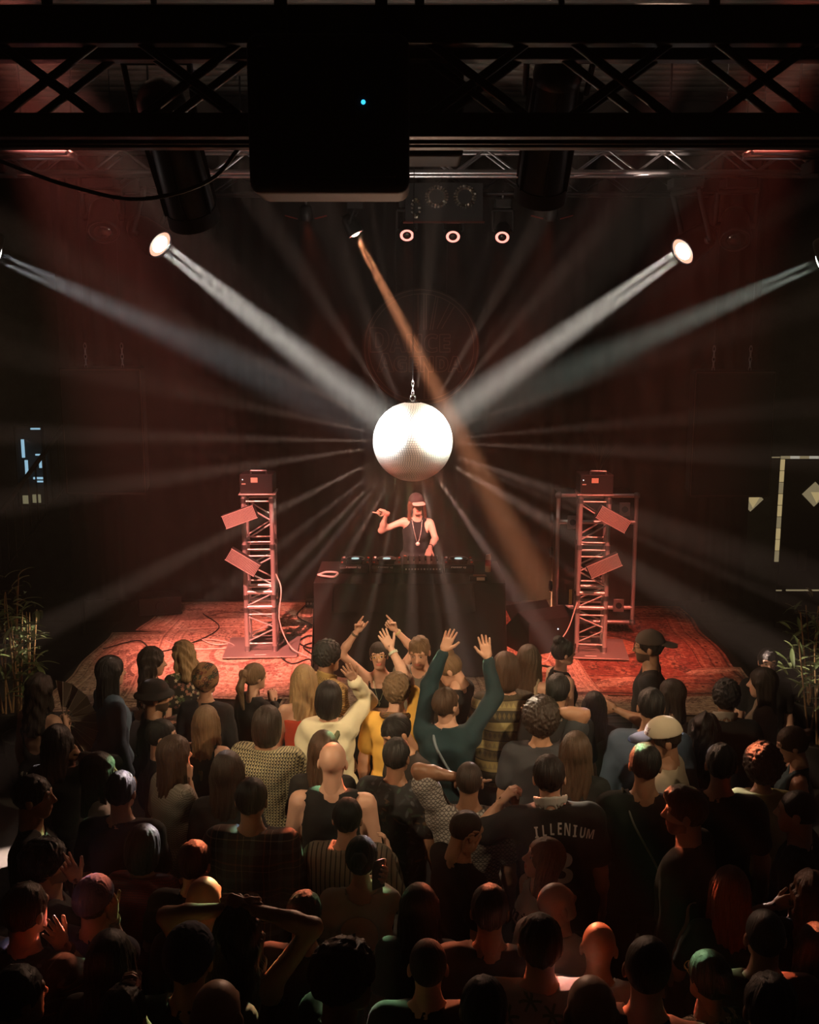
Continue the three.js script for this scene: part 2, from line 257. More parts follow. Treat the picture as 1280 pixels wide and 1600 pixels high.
// ---------------------------------------------------------------- moving heads
function movingHead(label, [from, to], size, top, lit, opts = {}) {
  const dir = to.clone().sub(from).normalize(), o = thing('moving_head_lamp', label, 'stage light', [from.x, top, from.z]), at = from.clone().sub(o.position), R = size, back = at.clone().addScaledVector(dir, -R * 1.5);
  const G = (g) => aim(g, dir).translate(at.x, at.y, at.z);
  const headShape = lathe([[0.001, R * 2.9], [R * 0.75, R * 2.8], [R * 1.02, R * 2.2], [R * 1.12, R * 0.9], [R * 1.18, R * 0.12], [R * 1.12, -R * 0.05], [R * 1.0, -R * 0.05], [R * 0.98, R * 0.06]], 28).rotateX(Math.PI / 2);
  part('head', G(headShape), M.blackGloss, o);
  part('lamp_lens', G(new THREE.SphereGeometry(R * (opts.core ?? 0.72), 28, 10, 0, Math.PI * 2, 0, Math.PI / 2).scale(1, 0.45, 1).rotateX(-Math.PI / 2).translate(0, 0, R * 0.03)), lit ? opts.lens : std(0x151618, 0.1, 0, {}), o);
  part('lamp_ring', G(new THREE.RingGeometry(R * (opts.core ?? 0.72), R * 0.99, 36).rotateY(Math.PI).translate(0, 0, R * 0.035)), lit ? opts.ring : M.blackMetal, o);
  const side = V().crossVectors(dir, V(0, 1, 0)).normalize(), half = R * 1.42, yoke = [];
  for (const m of [-1, 1]) { const a = back.clone().addScaledVector(side, m * half); yoke.push(bar(a, V(side.x * m * half, -0.13, side.z * m * half), R * 0.2, 8), bar(a, back.clone().addScaledVector(side, m * R), R * 0.28, 10)); }
  yoke.push(bar(V(side.x * half, -0.13, side.z * half), V(-side.x * half, -0.13, -side.z * half), R * 0.22, 8));
  part('yoke', yoke, M.black, o);
  part('base', box(R * 2.3, 0.1, R * 1.7, 0, -0.06, 0, 0.015), M.black, o);
  part('clamp', [ring(0.034, 0.01, 16, 6).rotateY(1.5708).translate(0, 0.035, 0)], M.steel, o);
  return o;
}
const white = rgb(1, 0.95, 0.9), orange = rgb(1, 0.3, 0.12), redRing = rgb(1, 0.17, 0.1);
const lensWhite = glow(white, 14), ringOrange = glow(rgb(1, 0.42, 0.28), 1.5), lensDim = glow(rgb(1, 0.3, 0.2), 1.2), ringRed = glow(rgb(1, 0.3, 0.24), 2.2), lensDark = std(0x24100c, 0.3);
movingHead('lit moving beam lamp on the left, throwing a bright white beam', LAMP.beam_left, 0.14, 5.63, true, { lens: lensWhite, ring: ringOrange, core: 0.66 });
movingHead('lit moving beam lamp on the right, throwing a bright white beam', LAMP.beam_right, 0.14, 5.63, true, { lens: lensWhite, ring: ringOrange, core: 0.66 });
movingHead('beam lamp cut by the left edge, throwing a dim beam', LAMP.edge_left, 0.14, 5.3, true, { lens: glow(white, 5), ring: ringOrange, core: 0.66 });
movingHead('beam lamp cut by the right edge, throwing a dim beam', LAMP.edge_right, 0.14, 5.3, true, { lens: glow(white, 5), ring: ringOrange, core: 0.66 });
movingHead('unlit dark moving lamp left of the lit left beam lamp', [V(-3.13, 5.1, -10.8), V(-2.9, 3.6, -9.6)], 0.14, 5.63, false);
movingHead('unlit dark moving lamp right of the lit right beam lamp', [V(3.337, 5.02, -10.8), V(3.1, 3.6, -9.6)], 0.14, 5.63, false);
movingHead('small lamp of the rear row throwing the amber beam', LAMP.amber, 0.085, 5.58, true, { lens: glow(rgb(1, 0.75, 0.5), 9), ring: ringRed, core: 0.6 });
[[-0.029, 5.173, 'first'], [0.494, 5.159, 'second'], [1.054, 5.152, 'third']].forEach(([x, y, n]) => movingHead('red ring lamp in the rear row, ' + n + ' to the right of the amber beam', [V(x, y, -12), V(x * 0.7, 3.1, -9.6)], 0.08, 5.58, true, { lens: lensDark, ring: ringRed, core: 0.62 }));
for (const [x, label] of [[-1.158, 'small red par lamp with open flaps, left of the ring lamps'], [1.593, 'small red par lamp with open flaps, right of the ring lamps']]) {
  const o = thing('par_lamp', label, 'stage light', [x, 5.6, -11.9]);
  part('clamp', ring(0.03, 0.01, 14, 6).rotateY(1.5708).translate(0, 0.02, 0), M.steel, o);
  part('stem', bar(V(0, 0, 0), V(0, -0.12, 0), 0.016, 8), M.steel, o);
  part('can', lathe([[0.001, 0.1], [0.06, 0.09], [0.075, 0], [0.075, -0.06], [0.07, -0.06], [0.068, 0]], 20).rotateX(0.5).translate(0, -0.2, 0), M.blackMetal, o);
  part('lamp_lens', new THREE.CircleGeometry(0.066, 20).rotateX(Math.PI / 2).translate(0, -0.045, 0).rotateX(0.5).translate(0, -0.2, 0), glow(redRing, 2), o);
  for (const m of [-1, 1]) part('flap', box(0.14, 0.006, 0.09, m * 0.1, -0.275, 0.04).rotateZ(m * 0.25), std(0x8a2a20, 0.5, 0.4), o);
}
// the two big profile spots seen from behind on the front truss
for (const [a, b, label] of [[V(-1.604, 5.55, -6.98), V(-1.519, 4.87, -7.48), 'large black profile spotlight tilted down at left, seen from behind'], [V(0.95, 5.72, -6.95), V(0.917, 5.03, -7.48), 'large black profile spotlight hanging down right of the speaker']]) {
  const dir = b.clone().sub(a).normalize(), o = thing('profile_spotlight', label, 'stage light', [a.x, 5.78, a.z + 0.1]), len = a.distanceTo(b), off = a.clone().sub(o.position), G = (g) => aim(g, dir).translate(off.x, off.y, off.z);
  const tube = (r0, r1, z0, z1) => new THREE.CylinderGeometry(r0, r1, z1 - z0, 24).rotateX(Math.PI / 2).translate(0, 0, -(z0 + z1) / 2);
  part('housing', G(join([tube(0.15, 0.165, 0, len * 0.55), tube(0.165, 0.17, len * 0.55, len * 0.9), new THREE.SphereGeometry(0.16, 20, 12)])), M.blackGloss, o);
  for (let k = 0; k < 6; k++) part('fin', G(box(0.012, 0.03, len * 0.8, 0, 0.178, -len * 0.48).rotateZ(k * 1.047)), k % 3 ? M.blackMetal : M.darkSteel, o);
  part('front_collar', G(tube(0.178, 0.185, len * 0.88, len)), M.black, o);
  for (const m of [-1, 1]) part('collar_screw', G(new THREE.SphereGeometry(0.014, 10, 8).scale(1, 1, 1.6).translate(m * 0.1, 0.16, -len * 0.92)), std(0xd8b23c, 0.3, 0.8), o);
  part('lamp_lens', G(new THREE.CircleGeometry(0.15, 24).rotateY(Math.PI).translate(0, 0, -len - 0.002)), std(0x1a1c20, 0.1), o);
  part('yoke', [bar(V(-0.21, 0, 0), V(0.21, 0, 0), 0.02, 8), bar(V(-0.21, 0, 0), off.clone().add(V(-0.2, -0.1, -0.08)), 0.02, 8), bar(V(0.21, 0, 0), off.clone().add(V(0.2, -0.1, -0.08)), 0.02, 8)], M.black, o);
  part('hanger', bar(V(0, 0, 0), V(0, 1.3, 0), 0.02, 8), M.black, o);
}
// wash lamps hung round the front truss; they light the towers, the DJ and the first rows
for (const [x, y, z, tx, ty, tz, label, color] of [[-2.6, 6.8, -6.33, -1.8, 0.9, -10.6, 'black wash lamp over the truss throwing red light on the left tower', rgb(1, 0.2, 0.15)], [2.5, 6.8, -6.33, 2.0, 0.9, -10.6, 'black wash lamp over the truss throwing red light on the right tower', rgb(1, 0.17, 0.11)], [-2.5, 6.26, -6.23, -0.08, 1.9, -11, 'small black wash lamp over the truss at left aimed at the DJ', rgb(1, 0.4, 0.33)], [1.9, 6.26, -6.23, 0.1, 1.9, -11, 'small black wash lamp over the truss at right aimed at the DJ', rgb(1, 0.36, 0.3)], [-2.9, 6.26, -6.23, 0.03, 3.09, -9.5, 'pin lamp over the truss at left aimed at the mirror ball', rgb(1, 0.84, 0.7)], [2.9, 6.26, -6.23, 0.03, 3.09, -9.5, 'pin lamp over the truss at right aimed at the mirror ball', rgb(1, 0.82, 0.68)], [-3.74, 5.73, -3.06, 0.5, 1.4, -7.1, 'wash lamp hung at the left of the hall aimed at the first rows', rgb(1, 0.72, 0.42)], [3.74, 5.73, -3.06, -0.4, 1.4, -7.1, 'wash lamp hung at the right of the hall aimed at the first rows', rgb(1, 0.72, 0.42)]]) {
  const o = thing('wash_lamp', label, 'stage light', [x, y + 0.12, z]), dir = V(tx, ty, tz).sub(V(x, y, z)).normalize(), G = (g) => aim(g, dir).translate(0, -0.12, 0);
  part('housing', G(new THREE.CylinderGeometry(0.06, 0.07, 0.14, 20).rotateX(Math.PI / 2).translate(0, 0, 0.04)), M.black, o);
  part('lamp_lens', G(new THREE.CircleGeometry(0.06, 20).rotateY(Math.PI).translate(0, 0, -0.032)), glow(color, 0.5), o);
  part('bracket', y > 5.5 ? bar(V(0, -0.06, 0), V(0, 7.1 - y - 0.12, 0), 0.012, 6) : [bar(V(0, -0.06, 0), V(0, 0.1, 0), 0.012, 6), bar(V(0, 0.1, 0), V(0, 0.1, -5.91 - z), 0.012, 6)], M.black, o);
}
// ---------------------------------------------------------------- hanging speakers
{
  const o = thing('hanging_speaker', 'big black loudspeaker with a small blue light under the truss', 'speaker', [-0.39, 5.13, -5.35]);
  part('cabinet', box(0.78, 0.74, 0.4, 0, 0, 0, 0.06), M.black, o);
  part('rear_panel', box(0.66, 0.6, 0.02, 0, 0, 0.2, 0.01), M.blackCloth, o);
  part('blue_led_light', new THREE.SphereGeometry(0.011, 12, 8).translate(0.17, 0.045, 0.212), glow(rgb(0.03, 0.4, 0.75), 2.2), o);
  for (const m of [-1, 1]) part('bracket', box(0.06, 0.5, 0.06, m * 0.25, 0.55, -0.1), M.blackMetal, o);
  const p = thing('hanging_speaker', 'second black loudspeaker half hidden behind the one with the blue light', 'speaker', [0.06, 5.35, -6.35]);
  part('cabinet', box(0.5, 0.52, 0.4, 0, 0, 0, 0.03), M.black, p);
  part('grille', box(0.46, 0.48, 0.012, 0, 0, -0.203), M.blackMetal, p);
  part('bracket', box(0.05, 1.6, 0.05, 0, 1.0, 0), M.blackMetal, p);
}
for (const [x, label, y] of [[3.42, 'tall black loudspeaker hanging on two chains at right', 3.02], [-3.24, 'tall black loudspeaker hanging on two chains at left', 3.05]]) {
  const o = thing('chain_hung_speaker', label, 'speaker', [x * 1.03, y - 0.03, -11.35]);
  const s = new THREE.Shape([[-0.43, 0.2], [0.43, 0.2], [0.3, -0.45], [-0.3, -0.45]].map((p) => new THREE.Vector2(...p)));
  part('cabinet', new THREE.ExtrudeGeometry(s, { depth: 1.36, bevelEnabled: true, bevelSize: 0.012, bevelThickness: 0.012, bevelSegments: 2 }).rotateX(-Math.PI / 2).scale(1, 1, -1).translate(0, -0.68, 0), M.black, o).geometry.computeVertexNormals();
  part('grille', box(0.82, 1.3, 0.012, 0, 0, 0.215), std(0x141414, 0.6, 0.4), o);
  part('grille_trim', [box(0.86, 0.012, 0.02, 0, 0.672, 0.21), box(0.86, 0.012, 0.02, 0, -0.672, 0.21), box(0.012, 1.34, 0.02, -0.43, 0, 0.21), box(0.012, 1.34, 0.02, 0.43, 0, 0.21)], std(0x4a3f38, 0.5, 0.4), o);
  for (const m of [-1, 1]) { const c = part('hanging_chain', Array.from({ length: 5 }, (_, i) => ring(0.02, 0.006, 12, 6).scale(0.7, 1.7, 1).rotateY((i % 2) * 1.5708).translate(m * 0.2, 0.7 + i * 0.055, 0.05)), M.steel, o); part('hanging_wire', bar(V(m * 0.2, 0.97, 0.05), V(m * 0.2, 4.1, 0.05), 0.004, 6), M.darkSteel, c); }
}
// mirrored lettering board on the rear truss
{
  const o = thing('mirror_sign', 'black board with rings of small mirror tiles above the ring lamps', 'sign', [0.38, 5.5, -11.72]);
  part('board', box(0.86, 0.42, 0.03, 0, 0, 0, 0.006), M.black, o);
  part('trim', box(0.9, 0.02, 0.04, 0, -0.21, 0), std(0x5a2a20, 0.4, 0.5), o);
  part('clamp', [ring(0.03, 0.01).rotateY(1.5708).translate(-0.3, 0.2, -0.18), ring(0.03, 0.01).rotateY(1.5708).translate(0.3, 0.2, -0.18), box(0.03, 0.03, 0.18, -0.3, 0.19, -0.09), box(0.03, 0.03, 0.18, 0.3, 0.19, -0.09)], M.darkSteel, o);
  const tile = box(0.022, 0.022, 0.006), mirror = std(0xd8d4c8, 0.15, 1);
  const ringAt = (cx, cy, rx, ry, n, tilt) => { for (let i = 0; i < n; i++) for (const k of [1, 0.78]) { const t = (i / n) * 6.283, m = part('mirror_tile', tile, mirror, o); m.position.set(cx + Math.cos(t) * rx * k, cy + Math.sin(t) * ry * k, 0.02); m.rotation.set(rnd(-0.35, 0.35), rnd(-0.35, 0.35), t); } };
  ringAt(-0.08, 0.06, 0.12, 0.11, 22); ringAt(0.23, 0.06, 0.115, 0.115, 22); ringAt(-0.31, -0.06, 0.045, 0.1, 14);
}
// ---------------------------------------------------------------- rugs
function rugTexture(k, ground, field, line, pale) {
  return canvasTexture(512, 384, (c, w, h) => {
    c.fillStyle = ground; c.fillRect(0, 0, w, h);
    const R = (i) => hash(i, k * 31 + 5);
    for (const [m, col, lw] of [[8, line, 5], [20, pale, 3], [40, line, 3], [60, pale, 5], [68, line, 2]]) { c.strokeStyle = col; c.lineWidth = lw; c.strokeRect(m, m, w - 2 * m, h - 2 * m); }
    c.fillStyle = field; c.fillRect(72, 72, w - 144, h - 144);
    let n = 0;
    const flower = (x, y, r, col) => { c.fillStyle = col; for (let i = 0; i < 6; i++) { c.beginPath(); c.ellipse(x + Math.cos(i * 1.047) * r, y + Math.sin(i * 1.047) * r, r * 0.55, r * 0.4, i * 1.047, 0, 7); c.fill(); } c.fillStyle = line; c.beginPath(); c.arc(x, y, r * 0.4, 0, 7); c.fill(); };
    for (let x = 30; x < w; x += 34) { flower(x, 30, 7, pale); flower(x, h - 30, 7, pale); flower(x, 52, 4, line); flower(x, h - 52, 4, line); }
    for (let y = 60; y < h - 40; y += 34) { flower(30, y, 7, pale); flower(w - 30, y, 7, pale); }
    for (let i = 0; i < 90; i++) { const x = 84 + R(n++) * (w - 168), y = 84 + R(n++) * (h - 168); flower(x, y, 4 + R(n++) * 7, R(n++) < 0.5 ? pale : line); }
    c.strokeStyle = line; c.lineWidth = 2;
    for (let i = 0; i < 60; i++) { const x = 84 + R(n++) * (w - 168), y = 84 + R(n++) * (h - 168); c.beginPath(); c.arc(x, y, 8 + R(n++) * 14, R(n++) * 6, R(n++) * 6 + 3); c.stroke(); }
    c.fillStyle = line; c.beginPath(); c.ellipse(w / 2, h / 2, 84, 56, 0, 0, 7); c.fill(); c.fillStyle = pale; c.beginPath(); c.ellipse(w / 2, h / 2, 70, 44, 0, 0, 7); c.fill(); flower(w / 2, h / 2, 24, field);
    for (let i = 0; i < 9000; i++) { c.fillStyle = R(n++) < 0.5 ? 'rgba(30,12,8,0.22)' : 'rgba(255,240,220,0.16)'; c.fillRect(R(n++) * w, R(n++) * h, 2 + R(n++) * 9, 1.5 + R(n++) * 2); }
  });
}
const rugA = rugTexture(1, '#bb9c84', '#c2a48c', '#86675a', '#d3b8a0'), rugB = rugTexture(2, '#86503f', '#7c4436', '#4a2a22', '#9c6c54'), rugC = rugTexture(3, '#ac8c74', '#b4957c', '#75594c', '#c6aa90');
function rug(label, tex, x0, x1, z0, z1, turn, level) {
  const w = x1 - x0, d = z1 - z0, g = new THREE.PlaneGeometry(w, d, 60, 60).rotateX(-Math.PI / 2), p = g.attributes.position;
  for (let i = 0; i < p.count; i++) { const x = p.getX(i), z = p.getZ(i); p.setXYZ(i, x + 0.02 * Math.sin(z * 5 + level), 0.012 + 0.007 * Math.sin(x * 4 + z * 3 + level * 2) * Math.sin(z * 6 - x), z + 0.02 * Math.sin(x * 6)); }
  g.computeVertexNormals();
  const o = thing('rug', label, 'rug', [(x0 + x1) / 2, 0.7 + 0.006 * level, (z0 + z1) / 2], turn);
  part('pile', g, std(0xffffff, 0.95, 0, { map: tex }), o);
  part('backing', box(w * 0.985, 0.004, d * 0.985, 0, 0.003, 0), std(0x5a4638, 0.95), o);
}
rug('pale patterned rug under the left truss tower', rugA, -2.75, -0.95, -11.9, -9.1, 0.03, 2);
rug('pale patterned rug at the back left of the stage', rugC, -3.1, -1.05, -12.6, -11.3, -0.05, 1);
rug('worn rug at the front left corner of the stage', rugC, -3.4, -1.9, -11.3, -8.8, 0.0, 0);
rug('pale rug in front of the DJ table', rugA, -1.2, 0.95, -10.4, -8.85, 0, 0);
rug('dark red patterned rug under the right truss tower', rugB, 0.95, 3.35, -12.4, -9.2, -0.02, 1);
rug('pale rug corner between the DJ table and the floor monitor', rugA, 0.9, 1.75, -11.2, -9.0, 0.12, 2);
rug('brown rug at the front right of the stage', rugC, 1.5, 3.4, -10.0, -8.75, 0.02, 0);
// ---------------------------------------------------------------- truss towers
function tower(label, x, z, turn) {
  const t = thing('truss_tower', label, 'truss tower', [x, 0.735, z], turn), w = 0.145, H = 1.7;
  part('base_plate', box(0.78, 0.014, 0.72, 0, 0.007, -0.02, 0.004), std(0xb8b4b0, 0.45, 0.7), t);
  part('plate_sticker', box(0.12, 0.001, 0.025, 0, 0.0148, 0.27), M.white, t);
  part('top_plate', box(0.38, 0.012, 0.38, 0, H + 0.006, 0, 0.003), M.alu, t);
  for (const sx of [-1, 1]) for (const sz of [-1, 1]) {
    const c = part('chord', bar(V(sx * w, 0.014, sz * w), V(sx * w, H, sz * w), 0.0245, 16), M.alu, t);
    for (const y of [0.05, 0.47, 0.61, 1.15, H - 0.06]) part('sleeve', new THREE.CylinderGeometry(0.03, 0.03, 0.05, 14).translate(sx * w, y, sz * w), M.steel, c);
  }
  for (const [dx, dz] of [[0, 1], [0, -1], [1, 0], [-1, 0]]) {
    const P = (u, y) => (dx ? V(dx * w, y, u * w) : V(u * w, y, dz * w));
    for (const [y, r] of [[0.1, 0.0085], [0.42, 0.0085], [0.5, 0.022], [0.66, 0.022], [0.72, 0.0085], [1.05, 0.0085], [1.12, 0.0085], [1.2, 0.0085], [1.63, 0.0085]]) part('rung', bar(P(-1, y), P(1, y), r, 10), M.alu, t);
    for (const [y0, y1, f] of [[0.12, 0.26, 1], [0.28, 0.4, -1], [0.51, 0.65, 1], [0.74, 0.89, -1], [0.89, 1.04, 1], [1.22, 1.4, 1], [1.42, 1.6, -1]]) part('brace', bar(P(-f, y0), P(f, y1), 0.0085, 8), M.alu, t);
  }
  return t;
}
tower('aluminium truss tower on the left of the DJ table', -1.585, -10.62, 0.05);
tower('aluminium truss tower right of the table, in front of a flight case', 1.93, -10.58, -0.1);
function strobe(label, x, y, z, roll, yaw) {
  const o = thing('strobe_panel', label, 'stage light', [x, y, z], yaw), tilt = new THREE.Group(); o.rotation.order = 'YXZ'; o.rotation.z = roll;
  part('housing', box(0.35, 0.145, 0.09, 0, 0, -0.02, 0.008), M.black, o);
  part('bracket', [box(0.02, 0.1, 0.03, 0.1, -0.02, -0.1), bar(V(0.1, 0, -0.08), V(0.1, 0, -0.17), 0.012, 8)], M.black, o);
  const lines = []; for (let i = 0; i < 25; i++) lines.push(box(0.0068, 0.128, 0.006, -0.163 + i * 0.0136, 0, 0.028));
  part('reflector', box(0.335, 0.13, 0.004, 0, 0, 0.0255), std(0x14100f, 0.6), o);
  tag(part('grille', [...lines, box(0.345, 0.006, 0.01, 0, 0.067, 0.028), box(0.345, 0.006, 0.01, 0, -0.067, 0.028)], std(0xd8d0cc, 0.45, 0.6), o), 'fine bright grille bars', null, null, 'stuff');
  return o;
}
strobe('upper strobe panel clamped to the left tower', -1.735, 2.235, -10.3, 0.35, 0.0);
strobe('lower strobe panel clamped to the left tower', -1.715, 1.76, -10.3, -0.55, 0.0);
strobe('upper strobe panel clamped to the right tower', 2.075, 2.215, -10.27, -0.5, 0.0);
strobe('lower strobe panel clamped to the right tower', 2.0, 1.73, -10.27, 0.42, 0.0);
function hazer(label, x, z) {
  const o = thing('haze_machine', label, 'haze machine', [x, 2.448, z]);
  part('housing', box(0.34, 0.2, 0.3, 0, 0.1, 0, 0.01), M.black, o);
  part('handle', [bar(V(-0.06, 0.23, 0.1), V(0.1, 0.23, 0.1), 0.012, 8), bar(V(-0.06, 0.2, 0.1), V(-0.06, 0.23, 0.1), 0.01, 6), bar(V(0.1, 0.2, 0.1), V(0.1, 0.23, 0.1), 0.01, 6)], M.steel, o);
  part('sticker', box(0.07, 0.05, 0.002, -0.02, 0.14, 0.151), M.sticker, o); part('sticker', box(0.04, 0.012, 0.002, -0.13, 0.1, 0.151), M.sticker, o);
  part('status_light', new THREE.SphereGeometry(0.006, 8, 6).translate(-0.14, 0.145, 0.151), glow(rgb(0.8, 0.95, 1), 2), o);
}
hazer('black haze machine on top of the left tower', -1.585, -10.62); hazer('black haze machine on top of the right tower', 1.93, -10.58);
// flight case on castors behind the right tower
{
  const o = thing('flight_case', 'tall black flight case with metal edges behind the right tower', 'flight case', [2.1, 0.728, -11.5], -0.04), x0 = -0.43, x1 = 0.43, y0 = 0.13, y1 = 1.58, zf = 0.28;
  part('case_body', slab(x0, x1, y0, y1, -0.28, zf - 0.02, 0.01), std(0x16110f, 0.6), o);
  const e = []; for (const [a, b] of [[V(x0, y0, zf), V(x0, y1, zf)], [V(x1, y0, zf), V(x1, y1, zf)], [V(x0, y0, zf), V(x1, y0, zf)], [V(x0, y1, zf), V(x1, y1, zf)], [V(x0, y0 + 0.17, zf), V(x1, y0 + 0.17, zf)], [V(x0, y1 - 0.3, zf), V(x1, y1 - 0.3, zf)]]) part('metal_edge', bar(a, b, 0.024, 10), M.alu, o);
  for (const x of [x0, x1]) for (const y of [y0, y1]) part('ball_corner', new THREE.SphereGeometry(0.04, 14, 10).translate(x, y, zf), M.steel, o);
  for (const [x, y] of [[0.27, y0 + 0.2], [-0.27, y1 - 0.3], [0.3, y1 - 0.15]]) { const l = part('latch', box(0.12, 0.15, 0.02, x, y, zf + 0.02, 0.006), M.steel, o); part('latch_dish', new THREE.CylinderGeometry(0.035, 0.035, 0.01, 14).rotateX(1.5708).translate(x, y, zf + 0.034), M.darkSteel, l); }
  for (const x of [-0.33, 0.33]) for (const z of [-0.2, 0.2]) { const c = part('castor', new THREE.CylinderGeometry(0.045, 0.045, 0.03, 16).rotateZ(1.5708).translate(x, 0.045, z), M.rubber, o); part('castor_fork', box(0.05, 0.07, 0.04, x, 0.1, z), M.steel, c); }
  for (const y of [0.5, 0.9, 1.3]) part('side_castor', ring(0.05, 0.018, 16, 8).rotateY(1.5708).translate(x0 - 0.05, y, 0.12), M.darkSteel, o);
  part('label_strip', box(0.035, 0.17, 0.004, -0.27, 0.42, zf + 0.004), std(0xd8c878, 0.6), o);
  const pot = thing('potted_plant', 'spiky plant in a low pot on top of the flight case', 'plant', [2.14, 2.333, -11.5]);
  part('pot', lathe([[0.1, 0], [0.13, 0.13], [0.135, 0.15], [0.12, 0.15], [0.11, 0.13]], 20), std(0x7a3a28, 0.7), pot);
  const leafM = std(0x3c3428, 0.7, 0, { side: THREE.DoubleSide });
  for (let i = 0; i < 14; i++) { const a = i * 2.4, len = rnd(0.3, 0.62), out = rnd(0.1, 0.4), w = 0.018, g = new THREE.PlaneGeometry(w, len, 2, 8), p = g.attributes.position; for (let k = 0; k < p.count; k++) { const t = p.getY(k) / len + 0.5; p.setXYZ(k, p.getX(k) * (1 - t * t), 0.1 + len * t * (1 - 0.25 * t * out * 2), out * t * t * 0.7 + Math.abs(p.getX(k)) * 0.4); } g.rotateY(a); g.computeVertexNormals(); part('leaf', g, leafM, pot); }
}
// floor monitor
{
  const s = new THREE.Shape([[-0.26, 0], [0.26, 0], [0.26, 0.14], [-0.06, 0.42], [-0.26, 0.36]].map((p) => new THREE.Vector2(...p)));
  const o = thing('floor_monitor', 'black wedge floor monitor right of the DJ table', 'speaker', [1.4, 0.725, -10.75], 0.5);
  part('cabinet', new THREE.ExtrudeGeometry(s, { depth: 0.6, bevelEnabled: true, bevelSize: 0.012, bevelThickness: 0.012, bevelSegments: 2 }).translate(0, 0, -0.3).rotateY(Math.PI / 2), M.black, o);
  part('grille', box(0.56, 0.4, 0.01, 0, 0, 0).rotateX(-0.85).translate(0, 0.29, -0.1), M.blackMetal, o);
  part('status_light', new THREE.SphereGeometry(0.008, 8, 6).translate(0.06, 0.25, 0.275), glow(rgb(0.9, 0.95, 1), 2), o);
}
// ---------------------------------------------------------------- DJ table
{
  const T = thing('dj_table', 'long table standing under black cloths behind the raised hands', 'table', [0, 0.7, -10.25]);
  part('table_top', box(1.84, 0.04, 0.92, 0, 0.94, 0, 0.006), M.wood, T);
  for (const sx of [-1, 1]) for (const sz of [-1, 1]) part('leg', bar(V(sx * 0.85, 0.02, sz * 0.4), V(sx * 0.85, 0.93, sz * 0.4), 0.02, 8), M.darkSteel, T);
  const skirt = (w, d, y0, y1, amp, bottomAmp, flare) => {            // a cloth hanging round a table in soft folds
    const n = 260, rows = 16, pos = [], idx = [], per = 2 * (w + d);
    for (let j = 0; j <= rows; j++) for (let i = 0; i <= n; i++) {
      let s = (i / n) * per, x, z, nx = 0, nz = 0;
      if (s < w) { x = -w / 2 + s; z = d / 2; nz = 1; } else if (s < w + d) { s -= w; x = w / 2; z = d / 2 - s; nx = 1; } else if (s < 2 * w + d) { s -= w + d; x = w / 2 - s; z = -d / 2; nz = -1; } else { s -= 2 * w + d; x = -w / 2; z = -d / 2 + s; nx = -1; }
      const t = j / rows, a = amp * t * (Math.sin(i * 0.55) + 0.5 * Math.sin(i * 0.23 + 2)) + flare * t;
      pos.push(x + nx * a, y1 + (y0 - y1) * t + bottomAmp * t * Math.sin(i * 0.09), z + nz * a);
    }
    for (let j = 0; j < rows; j++) for (let i = 0; i < n; i++) { const a = j * (n + 1) + i, b = a + 1, c = a + n + 1, e = c + 1; idx.push(a, c, b, b, c, e); }
    const g = new THREE.BufferGeometry(); g.setAttribute('position', new THREE.Float32BufferAttribute(pos, 3)); g.setIndex(idx); g.computeVertexNormals(); return g;
  };
  const fabric = std(0x1a1210, 0.93, 0, { side: THREE.DoubleSide });
  const strip = (g) => { const h = g.toNonIndexed(); h.deleteAttribute('uv'); return h; };
  const c1 = thing('tablecloth', 'long black cloth hanging to the floor round the DJ table', 'tablecloth', [0, 0.7, -10.25]);
  part('cloth_sides', skirt(1.88, 0.96, 0.03, 0.968, 0.014, 0, 0.05), fabric, c1); part('cloth_top', box(1.88, 0.008, 0.96, 0, 0.966, 0), fabric, c1);
  const c2 = thing('tablecloth', 'shorter black cloth over the front of the DJ table', 'tablecloth', [-0.06, 0.7, -10.2]);
  part('cloth_sides', skirt(1.36, 1.0, 0.7, 0.978, 0.006, 0.006, 0.03), fabric, c2); part('cloth_top', box(1.36, 0.006, 1.0, 0, 0.976, 0), fabric, c2);
}
const TOP = 1.68;
const nameTex = canvasTexture(256, 32, (c) => { c.fillStyle = '#120d0c'; c.fillRect(0, 0, 256, 32); c.fillStyle = '#f0e6e0'; c.font = 'bold italic 27px sans-serif'; c.fillText('Pioneer DJ', 52, 25); });
const nameMat = std(0xffffff, 0.5, 0, { map: nameTex });
function player(label, x) {
  const o = thing('media_player', label, 'DJ player', [x, TOP, -10.3], 0);
  part('body', box(0.305, 0.09, 0.38, 0, 0.05, 0, 0.012), M.blackGloss, o);
  part('jog_wheel', lathe([[0.001, 0.018], [0.055, 0.018], [0.09, 0.02], [0.1, 0.012], [0.104, 0]], 36).translate(0, 0.095, -0.02), std(0x1d1a19, 0.35, 0.4), o);
  part('jog_ring', ring(0.094, 0.004, 36, 6).rotateX(1.5708).translate(0, 0.115, -0.02), M.steel, o);
  part('jog_display_screen', new THREE.CylinderGeometry(0.04, 0.04, 0.003, 24).translate(0, 0.115, -0.02), glow(rgb(0.55, 0.75, 0.72), 1.0), o);
  part('rear_name_strip', new THREE.PlaneGeometry(0.29, 0.036).rotateX(-0.5).translate(0, 0.072, 0.192), nameMat, o);
  part('display_screen', box(0.16, 0.05, 0.012, 0, 0.115, 0.15, 0.003), M.black, o);
  for (const s of [-1, 1]) for (let k = 0; k < 3; k++) part('button', new THREE.CylinderGeometry(0.011, 0.011, 0.01, 12).translate(s * 0.13, 0.1, -0.13 + k * 0.11), k % 2 ? M.steel : std(0xc24a30, 0.4), o);
  part('tempo_fader', box(0.02, 0.014, 0.03, -0.12, 0.1, -0.13), M.white, o);
  return o;
}
player('left DJ media player next to the cord loop', -0.56); player('DJ media player just left of the mixer', -0.235); player('right DJ media player beside the bottle', 0.505);
